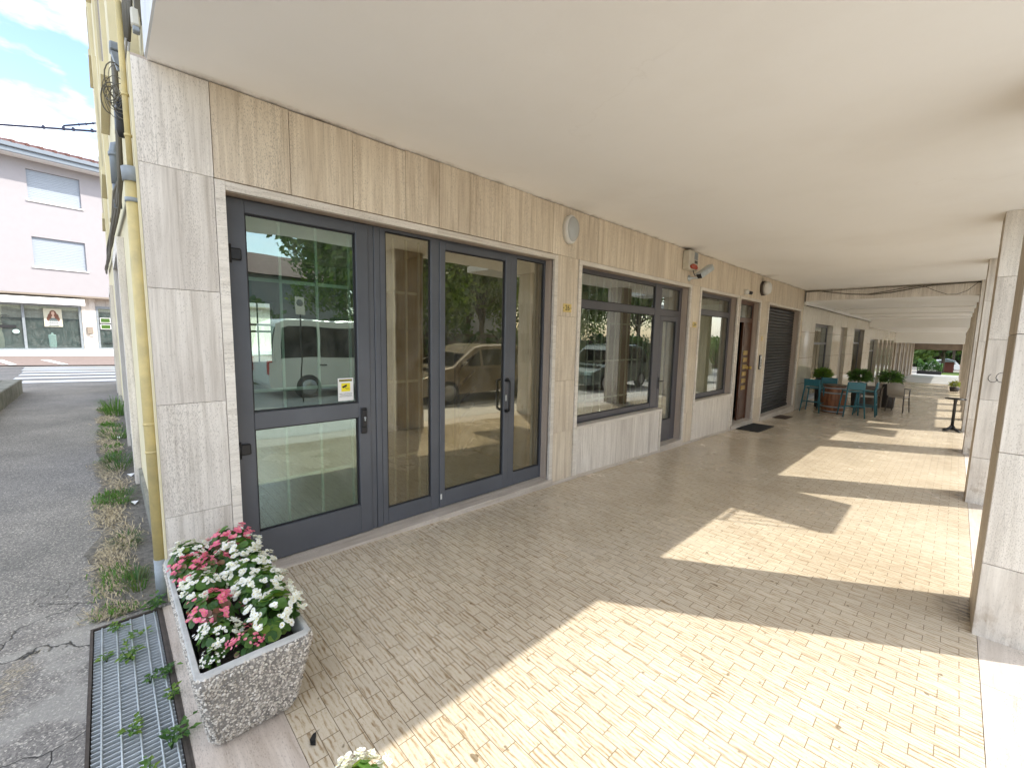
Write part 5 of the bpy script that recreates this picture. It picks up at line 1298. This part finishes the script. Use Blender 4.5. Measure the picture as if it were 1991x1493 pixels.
# far planter row, timber hut and parked cars at the arcade's end
fh = thing('hedge', 'tall green mass of shrubs closing the view beyond the far end of the arcade', 'hedge', (2, 99, zf(90)))
m = MB(); rn = random.Random(21)
for k in range(9000):
    x = rn.uniform(-14, 17); p = Vector((x, 99 + rn.gauss(0, .6), zf(90) + (5.2 + 1.2 * math.sin(x * .7) + .6 * math.sin(x * 2.1)) * rn.random() ** .7)); s = rn.uniform(.15, .38); n = Vector((rn.uniform(-1, 1), rn.uniform(-1, .3), rn.uniform(-.2, 1))).normalized(); u = n.orthogonal().normalized(); w = n.cross(u)
    m.cur = rn.choice([0, 1]); m.grid([p - u * s, p - w * s * .6, p + u * s, p + w * s * .6], [(0, 1, 2, 3)])
build('foliage', m, [M['treeleaf'], M['leaf']], fh)
m = MB(); m.box(-14, 17, 99.4, 99.9, -2.6, 2.2); build('branches', m, M['bark'], fh)
fp = thing('hedge_trough', 'black trough with dark shrubs closing off the far end of the arcade', 'planter', (1.9, 60.5, zf(60.5)))
m = MB(); m.box(.2, 2.0, 60.2, 60.7, zf(60.5), zf(60.5) + .35, bv=.03); build('trough', m, M['black'], fp)
m = MB(); rn = random.Random(3)
for k in range(2200):
    x = rn.uniform(.2, 2.0); h = .35 + (.95 + .25 * math.sin(x * 6)) * rn.random() ** .8; p = Vector((x, 60.45 + rn.gauss(0, .13), zf(60.5) + h)); s = rn.uniform(.03, .07); n = Vector((rn.uniform(-1, 1), rn.uniform(-1, .2), rn.uniform(-1, 1))).normalized(); u = n.orthogonal(); w = n.cross(u)
    m.grid([p - u * s, p - w * s * .6, p + u * s, p + w * s * .6], [(0, 1, 2, 3)])
build('foliage', m, M['leaf'], fp)
hut = thing('timber_hut', 'small red-brown timber hut seen through the far end of the arcade', 'hut', (2.1, 74, zf(74)))
m = MB(); z = -1.75
m.box(1.45, 2.75, 73, 75.5, z, z + 1.25, bv=.02)
for k in range(8): m.box(1.46 + k * .16, 1.60 + k * .16, 72.97, 73.0, z + .02, z + 1.22, 'r')
build('wall', m, M['redbrown'], hut)
m = MB(); m.prism([(1.3, z + 1.23), (2.9, z + 1.23), (2.85, z + 1.32), (2.1, z + 1.6), (1.35, z + 1.32)], 'y', 72.7, 75.8); build('roof', m, M['pipe_grey'], hut)
m = MB(); m.box(1.5, 1.95, 72.93, 72.969, z + .85, z + 1.15); build('window', m, M['mint'], hut)

# ------------------------------------------------------------------ vehicles across the street (mirrored in the shop glass)
def car(x, y, rz, L, W_, H, paint, label, kind='car', group=None):
    t = thing('parked_van' if kind == 'van' else 'parked_car', label, 'van' if kind == 'van' else 'car', (x, y, zf(y)), rz, group)
    h = L / 2; wr = .31; wb = L * .30
    # local: length along y (front +y), width along x. profile in (y,z)
    if kind == 'van':
        low = [(-h, .42), (-h + .02, .95), (h - .02, .92), (h, .60), (h - .04, .30), (-h + .05, .30)]
        top = [(-h + .06, .95), (-h + .16, H - .10), (-h + .40, H), (h - 1.75, H), (h - 1.45, H - .06), (h - .85, 1.02), (h - .15, .92)]
        gl = [(-h + .22, 1.03), (-h + .30, H - .20), (-h + .45, H - .15), (h - 1.72, H - .15), (h - 1.50, H - .20), (h - 1.02, 1.05)]
    else:
        low = [(-h, .45), (-h + .04, .85), (-h + .5, .90), (h - .9, .88), (h - .12, .70), (h, .50), (h - .05, .26), (-h + .05, .26)]
        top = [(-h + .08, .86), (-h + .5, H - .10), (-h + .95, H), (h - 2.1, H), (h - 1.75, H - .06), (h - .95, .90), (h - .6, .86)]
        gl = [(-h + .42, .95), (-h + .66, H - .14), (-h + 1.0, H - .09), (h - 2.1, H - .09), (h - 1.85, H - .14), (h - 1.18, .95)]
    hw = W_ / 2
    def loft(poly, w0, w1, zlo, zhi):
        m = MB(); n = len(poly)
        def wd(z): k = max(0, min(1, (z - zlo) / (zhi - zlo))); return w0 + (w1 - w0) * k ** 1.4
        L_ = [(-wd(z), yy, z) for yy, z in poly]; Li = [(-wd(z) + .06, yy * .985, z + (.03 if z > .8 else -.02)) for yy, z in poly]
        Ri = [(-a[0], a[1], a[2]) for a in Li]; R_ = [(-a[0], a[1], a[2]) for a in L_]
        vs = L_ + Li + Ri + R_; fs = []
        for r in range(3):
            for k in range(n): fs.append((r * n + k, r * n + (k + 1) % n, (r + 1) * n + (k + 1) % n, (r + 1) * n + k))
        fs += [tuple(range(n)), tuple(range(3 * n, 4 * n))[::-1]]; m.grid(vs, fs); return m
    build('body', loft(low, hw, hw - .02, .3, .95), paint, t, world=False)
    rw = hw - (.10 if kind == 'van' else .18)
    build('cabin', loft(top, hw - .025, rw, .90, H), paint, t, world=False)
    gm = MB()
    def wdt(z): k = max(0, min(1, (z - .90) / (H - .90))); return (hw - .025) + (rw - hw + .025) * k ** 1.4 + .006
    cuts = [.0, .42, .72, 1.0] if kind == 'car' else [.0, .30, .64, 1.0]
    ys0, ys1 = min(a for a, _ in gl), max(a for a, _ in gl)
    def clip(poly, ya, yb):
        def cl(P, lim, sg):
            out = []
            for i in range(len(P)):
                a, b = P[i], P[(i + 1) % len(P)]; ia, ib = sg * (a[0] - lim) >= 0, sg * (b[0] - lim) >= 0
                if ia: out.append(a)
                if ia != ib: k = (lim - a[0]) / (b[0] - a[0]); out.append((lim, a[1] + k * (b[1] - a[1])))
            return out
        return cl(cl(poly, ya, 1), yb, -1)
    for a, b in zip(cuts, cuts[1:]):
        P = clip(gl, ys0 + (ys1 - ys0) * a + .035, ys0 + (ys1 - ys0) * b - .035)
        if len(P) < 3: continue
        for s in (-1, 1): gm.face([(s * wdt(z), yy, z) for yy, z in P][::s])
    # windscreen and rear screen
    (y0, z0), (y1, z1) = (top[5], top[4]); e = .012
    gm.face([(-(hw - .14), y0 + e * 2 - .05, z0 + .06), (hw - .14, y0 + e * 2 - .05, z0 + .06), (rw - .06, y1 + e * 2 + .0, z1 - .0), (-(rw - .06), y1 + e * 2, z1)])
    (y0, z0), (y1, z1) = top[0], top[1]
    gm.face([(-(hw - .14), y0 - e, z0 + .12), (hw - .14, y0 - e, z0 + .12), (rw - .05, y1 - e, z1 - .06), (-(rw - .05), y1 - e, z1 - .06)])
    build('glazing', gm, M['glass_car'], t, world=False)
    for sy in (-1, 1):
        for sx in (-1, 1):
            c = (sx * (hw - .19) if sx > 0 else -hw + .005, sy * wb, wr)
            m = MB(); m.lathe([(wr * .55, .0), (wr * .9, 0), (wr, .03), (wr, .155), (wr * .9, .185), (wr * .55, .185)], (hw - .185 + .006 if sx > 0 else -hw - .006, sy * wb, wr), 22, axis='x'); wh = build('wheel', m, M['tyre'], t, world=False)
            m = MB(); m.lathe([(.01, 0), (wr * .62, 0), (wr * .62, .19), (.01, .19)], (hw - .185 + .004 if sx > 0 else -hw - .008, sy * wb, wr), 18, axis='x'); build('rim', m, M['rim'], wh, world=False)
    for sx in (-1, 1):
        m = MB(); m.box(sx * (hw - .20) - .15, sx * (hw - .20) + .15, h - .20, h - .03, .58, .72, bv=.02); build('headlight', m, M['mint'], t, world=False)
        m = MB(); m.box(sx * (hw - .09) - .07, sx * (hw - .09) + .07, -h - .012, -h + .10, .65, 1.0 if kind == 'van' else .84, bv=.02); build('tail_light', m, M['lampred'], t, world=False)
        m = MB(); m.box(sx * (hw + .06) - .07, sx * (hw + .06) + .07, h - 1.35, h - 1.22, .95, 1.08, bv=.03); build('mirror', m, paint, t, world=False)
        m = MB()
        for yy in (-.1, -1.05): m.box(sx * (hw + .002) - .01, sx * (hw + .002) + .01, yy, yy + .16, .82, .85)
        build('door_handle', m, M['black'], t, world=False)
    m = MB(); m.box(-.26, .26, h - .02, h + .012, .36, .46); build('number_plate', m, M['whitepaint'], t, world=False)
    m = MB(); m.box(-hw * .6, hw * .6, h - .03, h + .004, .48, .58, bv=.01); build('front_grille', m, M['black'], t, world=False)
    return t
GV = 'vehicles parked across the street, mirrored in the glass'
car(8.9, 5.0, 0, 4.4, 1.8, 1.95, M['carwhite'], 'white van across the street, mirrored in the hinged door', 'van', GV)
car(6.2, 7.35, PI, 4.2, 1.75, 1.46, M['carbrown'], 'grey-bronze car mirrored in the middle glazed door', 'car', GV)
car(6.3, 14.2, PI, 4.2, 1.78, 1.62, M['cargreen'], 'grey-green car mirrored in the shop window by number 26', 'car', GV)
car(10.4, 0.2, .0, 4.1, 1.72, 1.45, M['carblue'], 'pale blue car parked short of the white van', 'car', GV)
car(6.3, 20.5, PI, 4.2, 1.75, 1.48, M['carwhite'], 'white car parked farther along the arcade', 'car', GV)
car(1.2, 86, PI / 2, 4.2, 1.75, 1.5, M['carwhite'], 'distant white car seen through the far end of the arcade', 'car')
# houses across the street
def house(x, y, w, d, h, label):
    t = thing('house', label, 'house', (x, y, zf(y)))
    m = MB(); z = zf(y) - .3; m.box(x - d / 2, x + d / 2, y - w / 2, y + w / 2, z, z + h); build('wall', m, M['pink'] if x > 35 else M['yellow'], t)
    m = MB(); m.prism([(x - d / 2 - .6, z + h - .1), (x + d / 2 + .6, z + h - .1), (x, z + h + 2.0)], 'y', y - w / 2 - .6, y + w / 2 + .6); build('roof', m, M['rooftile'], t)
    for k in range(int(w / 3)):
        for fz in range(int(h / 3)):
            m = MB(); yy = y - w / 2 + 1 + k * 3; m.box(x - d / 2 - .03, x - d / 2 - .002, yy, yy + 1.2, z + 1.2 + fz * 3, z + 2.5 + fz * 3); build('window', m, M['pipe_grey'], t)
house(36, 8.5, 12, 9, 6.2, 'two storey house with a tiled roof beyond the lawn across the street')
house(38, 27, 14, 9, 6.2, 'longer two storey house behind the second row of trees across the street')
sg = thing('parking_sign', 'small white parking sign on a thin dark pole across the street', 'sign', (7.3, 3.3, zf(3.3)))
m = MB(); m.tube([(7.3, 3.3, -.1), (7.3, 3.3, 2.36)], .016, 8); build('pole', m, M['blackiron'], sg)
m = MB(); m.box(7.27, 7.28, 3.19, 3.41, 1.93, 2.36, bv=.003); build('panel', m, M['whitepaint'], sg)
m = MB(); m.lathe([(0, 0), (.085, 0), (.085, .003), (0, .003)], (7.266, 3.3, 2.23), 20, axis='x'); build('disc', m, M['pipe_grey'], sg)

# ------------------------------------------------------------------ pink house at the end of the lane (local: facade at x=0, y along it)
PH_ = thing('pink_house', 'pale pink house with white roller blinds and a glazed shop on the ground floor', 'house', (-30, 0, 0), math.radians(11.53))
def pb(name, m, mat, parent=None): return build(name, m, M[mat], parent or PH_, world=False)
wins = [(-2.35, -.46, 7.80, 9.28), (-2.38, -.46, 4.56, 6.04), (-6.4, -4.5, 7.80, 9.28), (-6.4, -4.5, 4.56, 6.04), (2.2, 4.1, 7.80, 9.28), (2.2, 4.1, 4.56, 6.04)]
m = MB(); ys = sorted(set([-16, 10] + [w for q in wins for w in q[:2]])); zs_ = sorted(set([3.25, 10.0] + [w for q in wins for w in q[2:]]))
for a, b_ in zip(ys, ys[1:]):
    for c, d in zip(zs_, zs_[1:]):
        if any(q[0] <= a + 1e-6 and b_ <= q[1] + 1e-6 and q[2] <= c + 1e-6 and d <= q[3] + 1e-6 for q in wins): continue
        m.box(-.28, 0, a, b_, c, d)
m.box(-9, -.281, -16, 10, 3.25, 10.0); pb('wall', m, 'pink')
for q in wins:
    m = MB(); n = 18; hh = (q[3] - q[2]) / n
    for k in range(n): m.box(-.14, -.10 + .004 * (k % 2), q[0] + .002, q[1] - .002, q[2] + k * hh, q[2] + (k + 1) * hh - .006)
    w = pb('window_blind', m, 'shutterw')
    m = MB(); m.box(-.14, .06, q[0] - .08, q[1] + .08, q[2] - .06, q[2] - .002); pb('sill', m, 'whitepaint', w)
m = MB(); m.box(-.3, .75, -16.5, 10.6, 9.70, 9.82); pb('eave', m, 'whitepaint')
m = MB(); m.box(.751, .86, -16.5, 10.6, 9.70, 9.95); m.box(.80, .95, -16.5, 10.6, 9.90, 10.12, bv=.03); pb('gutter', m, 'gutter')
m = MB(); vs = []; fs = []; ny = 220
for k in range(ny + 1):
    y = -16.5 + 27.1 * k / ny; w_ = .05 * abs(math.sin(PI * (y * 2.2)))
    vs += [(.92, y, 10.12 + w_), (-4.5, y, 11.55 + w_), (.92, y, 10.07)]
for k in range(ny): a = 3 * k; fs += [(a, a + 3, a + 4, a + 1), (a, a + 2, a + 5, a + 3)]
m.grid(vs, fs)
for k in range(60):
    y = -16.4 + k * .4545; m.tube([(.96, y, 10.17), (.2, y, 10.37), (-4.5, y, 11.6)], .08, 6)
pb('roof', m, 'rooftile')
m = MB(); m.box(-9, -.62, -16, 10, -.2, 3.249); m.box(-.62, -.5, -.74, -.18, .1, 3.249); m.box(-.62, -.5, 1.4, 10, .1, 3.249); pb('ground_floor_wall', m, 'trav_pale')
m = MB(); m.box(-.619, -.001, -16, 10, 3.16, 3.249); pb('overhang', m, 'core')
m = MB(); m.box(-.60, -.05, -16, -.66, 2.84, 3.06, bv=.02); m.prism([(-.05, 3.04), (.05, 2.80), (.05, 2.72), (-.06, 2.80)], 'y', -16, -.67); pb('awning_box', m, 'whitepaint')
m = MB(); m.box(-.62, .10, -16, 10, -.1, .345); m.box(-.62, .55, -16, 10, -.12, .14); pb('step', m, 'whitepaint')
def shopfront(y0, y1, divs):
    m = MB(); m.box(-.58, -.50, y0, y1, .346, .44); m.box(-.58, -.50, y0, y1, 2.62, 2.74); 
    for d in [y0 + .05] + divs + [y1 - .05]: m.box(-.58, -.495, d - .05, d + .05, .44, 2.62)
    f = pb('shop_window', m, 'pipe_grey')
    m = MB(); m.box(-.545, -.535, y0, y1, .44, 2.62); pb('pane', m, 'glass_far', f)
shopfront(-7.5, -.76, [-5.6, -3.85, -2.88]); shopfront(-.17, 1.38, [])
m = MB(); m.box(-.615, -.60, -7.5, -.76, .345, 2.0); m.box(-.615, -.60, -.17, 1.38, .345, 2.4); pb('shop_interior', m, 'shopint')
m = MB(); m.box(-.53, -.525, -2.17, -1.50, 1.57, 2.51); po = pb('poster', m, 'postercream')
def disc(cy, cz, ry, rz_, x, n=18): return [(x, cy + ry * math.cos(2 * PI * k / n), cz + rz_ * math.sin(2 * PI * k / n)) for k in range(n)]
m = MB()
for (cy_, cz_, ry_, rz_) in ((-1.83, 2.26, .13, .17), (-1.96, 2.08, .07, .17), (-1.70, 2.08, .08, .18), (-2.02, 1.98, .05, .12), (-1.64, 1.97, .05, .12)): m.face(disc(cy_, cz_, ry_, rz_, -.523 - .0002 * ry_ * 10))
pb('poster_hair', m, 'hair', po)
m = MB(); m.face(disc(-1.83, 2.27, .062, .10, -.521)); m.face([(-.5212, -1.87, 2.05), (-.5212, -1.79, 2.05), (-.5212, -1.80, 2.2), (-.5212, -1.86, 2.2)]); pb('poster_face', m, 'skin', po)
m = MB(); m.face([(-.521, -2.03, 1.60), (-.521, -1.63, 1.60), (-.521, -1.66, 1.90), (-.521, -1.76, 2.02), (-.521, -1.90, 2.02), (-.521, -2.0, 1.90)]); pb('poster_dress', m, 'shopint', po)
m = MB()
for k in range(7): m.face([(-.519, -2.08 + k * .07, 1.78), (-.519, -2.04 + k * .07, 1.78), (-.519, -2.03 + k * .07, 1.86), (-.519, -2.07 + k * .07, 1.86)])
for k in range(6): m.face([(-.519, -2.10 + k * .08, 1.66), (-.519, -2.05 + k * .08, 1.66), (-.519, -2.02 + k * .08, 1.74), (-.519, -2.08 + k * .08, 1.74)])
pb('poster_lettering', m, 'whitepaint', po)
m = MB(); m.lathe([(.10, 0), (.14, .1), (.15, .66), (.14, .70), (.05, .71), (.04, .80)], (-.585 + .0, -1.92, .45), 16)
for i_, v in enumerate(m.v): m.v[i_] = (-.575 + (v[0] + .585) * .12, v[1], v[2])
pb('display_vase', m, 'mint')
m = MB(); m.face(disc(-3.17, 1.30, .12, .11, -.525)); pb('round_sticker', m, 'mint')
m = MB()
for a0, a1, r in ((40, 320, .20), (60, 300, .13)): m.tube([(-.524, -3.50 + r * math.cos(math.radians(a)), 1.90 + r * 1.1 * math.sin(math.radians(a))) for a in range(a0, a1, 20)], .012, 5)
m.tube([(-.524, -3.38, 1.98), (-.524, -3.28, 1.85), (-.524, -3.2, 1.98), (-.524, -3.1, 1.86), (-.524, -3.0, 1.95)], .010, 5)
pb('shop_logo', m, 'alu_dark')
m = MB(); m.box(-.52, -.515, -3.75, -3.15, 1.48, 1.62); pb('shop_strip_sign', m, 'alu_dark')
m = MB(); m.box(-.50, -.38, -.60, -.36, 1.22, 1.60, bv=.01); pb('notice_box', m, 'core')
m = MB(); m.box(-.50, -.40, -.48, -.32, 1.10, 1.18, bv=.01); pb('bell_box', m, 'whitepaint')
for k, zz in enumerate((1.62, 1.98)):
    m = MB(); m.box(-.53, -.525, -.02, .42, zz - .14, zz + .14); q_ = pb('photo_card', m, 'whitepaint'); m = MB(); m.box(-.523, -.521, .01, .39, zz - .11, zz + .11); pb('photo_print', m, 'leaf_mid', q_)
m = MB()
for k in range(5): m.tube([(-.524, .05 + k * .08, .62), (-.524, .08 + k * .08, .78 + .05 * (k % 2)), (-.524, .12 + k * .08, .62)], .010, 4)
pb('window_lettering', m, 'alu_dark')
# overhead wires with birds
m = MB(); cam = Vector((3, 0, 1.557))
def wire(p0, p1, r, sag=.15, n=14):
    pts = []
    for k in range(n + 1):
        t = k / n; p = Vector(p0).lerp(Vector(p1), t); p.z -= sag * 4 * t * (1 - t); pts.append(p)
    m.tube(pts, r, 6); return pts
wd0 = Vector((-0.967, -.197, .164))
ov = thing('overhead_wires', 'dark blue-grey overhead cable with little clamps crossing the sky above the lane', 'cables', (-14.2, -.5, 6.7))
m = MB()
a = wire((-13.6, -9, 4.6), (-14.15, .25, 7.0), .026, -.02); 
m2 = MB(); b = wire((-14.15, -.45, 6.93), (-14.1, .25, 7.22), .012, .0)
build('main_cable', m, M['skycable'], ov)
m = MB()
b = wire((-14.15, -.46, 6.90), (-14.1, .25, 7.20), .012, .0); build('branch_cable', m, M['skycable'], ov)
m = MB()
def on(p0, p1, t, sag):
    p = Vector(p0).lerp(Vector(p1), t); p.z -= sag * 4 * t * (1 - t); return p
for t in (.885, .925, .945, .985): p = on((-13.6, -9, 4.6), (-14.15, .25, 7.0), t, -.02); m.box(p.x - .04, p.x + .04, p.y - .03, p.y + .03, p.z - .03, p.z + .055, bv=.01)
for t in (.45, .65, .85): p = on((-14.15, -.46, 6.90), (-14.1, .25, 7.20), t, 0); m.box(p.x - .02, p.x + .02, p.y - .018, p.y + .018, p.z - .02, p.z + .04, bv=.008)
build_each('clamp', m, M['skycable'], ov)

# ------------------------------------------------------------------ sky, sun, camera
w = bpy.data.worlds.new('World'); SC.world = w; w.use_nodes = True; nt = w.node_tree; L = nt.links
bg = nt.nodes['Background']; sky = nt.nodes.new('ShaderNodeTexSky'); sky.sky_type = 'NISHITA'; sky.sun_disc = False
sky.sun_elevation = math.asin(SUN.z); sky.sun_rotation = math.atan2(SUN.x, SUN.y); sky.altitude = 20; sky.air_density = 1.0; sky.dust_density = 1.6; sky.ozone_density = 1.2
tc = nt.nodes.new('ShaderNodeTexCoord'); mp = nt.nodes.new('ShaderNodeMapping'); mp.inputs['Scale'].default_value = (1.0, 1.0, 2.4); mp.inputs['Location'].default_value = (3.1, .4, .35)
L.new(tc.outputs['Generated'], mp.inputs['Vector'])
f = noise(nt, mp.outputs[0], 2.3, 8, .55, .3)
r = ramp(nt, [(.42, (0, 0, 0)), (.60, (1, 1, 1))]); L.new(f, r.inputs[0])
f2 = noise(nt, mp.outputs[0], 6.0, 6, .6); r2 = ramp(nt, [(.3, (6.3, 6.6, 7.0)), (.7, (9.0, 9.1, 9.2))]); L.new(f2, r2.inputs[0])
col = mix(nt, mth(nt, 'MULTIPLY', r.outputs[0], .85), sky.outputs[0], r2.outputs[0])
L.new(col, bg.inputs['Color']); bg.inputs['Strength'].default_value = SKY_STRENGTH
sl = bpy.data.lights.new('sun', 'SUN'); sl.energy = SUN_STRENGTH; sl.angle = math.radians(.53); sl.color = (1.0, .955, .87)
so = bpy.data.objects.new('sun', sl); COL.objects.link(so); so.rotation_euler = SUN.to_track_quat('Z', 'Y').to_euler(); so.location = (10, 8, 20)
cd = bpy.data.cameras.new('camera'); cd.sensor_fit = 'HORIZONTAL'; cd.sensor_width = 36; cd.lens = 36 * 826.4 / 1991; cd.clip_start = .05; cd.clip_end = 1500
co = bpy.data.objects.new('camera', cd); COL.objects.link(co)
R = Matrix((RIGHT, UP, tuple(-x for x in FWD))).transposed().to_4x4()
co.matrix_world = Matrix.Translation((3.0, 0.0, 1.557)) @ R; SC.camera = co
SC.view_settings.view_transform = 'Standard'; SC.view_settings.look = 'None'; SC.view_settings.gamma = 1; SC.view_settings.exposure = EXPOSURE
SC.cycles.max_bounces = 10; SC.cycles.diffuse_bounces = 8; SC.cycles.glossy_bounces = 5; SC.cycles.transparent_max_bounces = 12; SC.cycles.caustics_reflective = False; SC.cycles.caustics_refractive = False
SC.cycles.sample_clamp_indirect = 6.0; SC.cycles.use_denoising = True
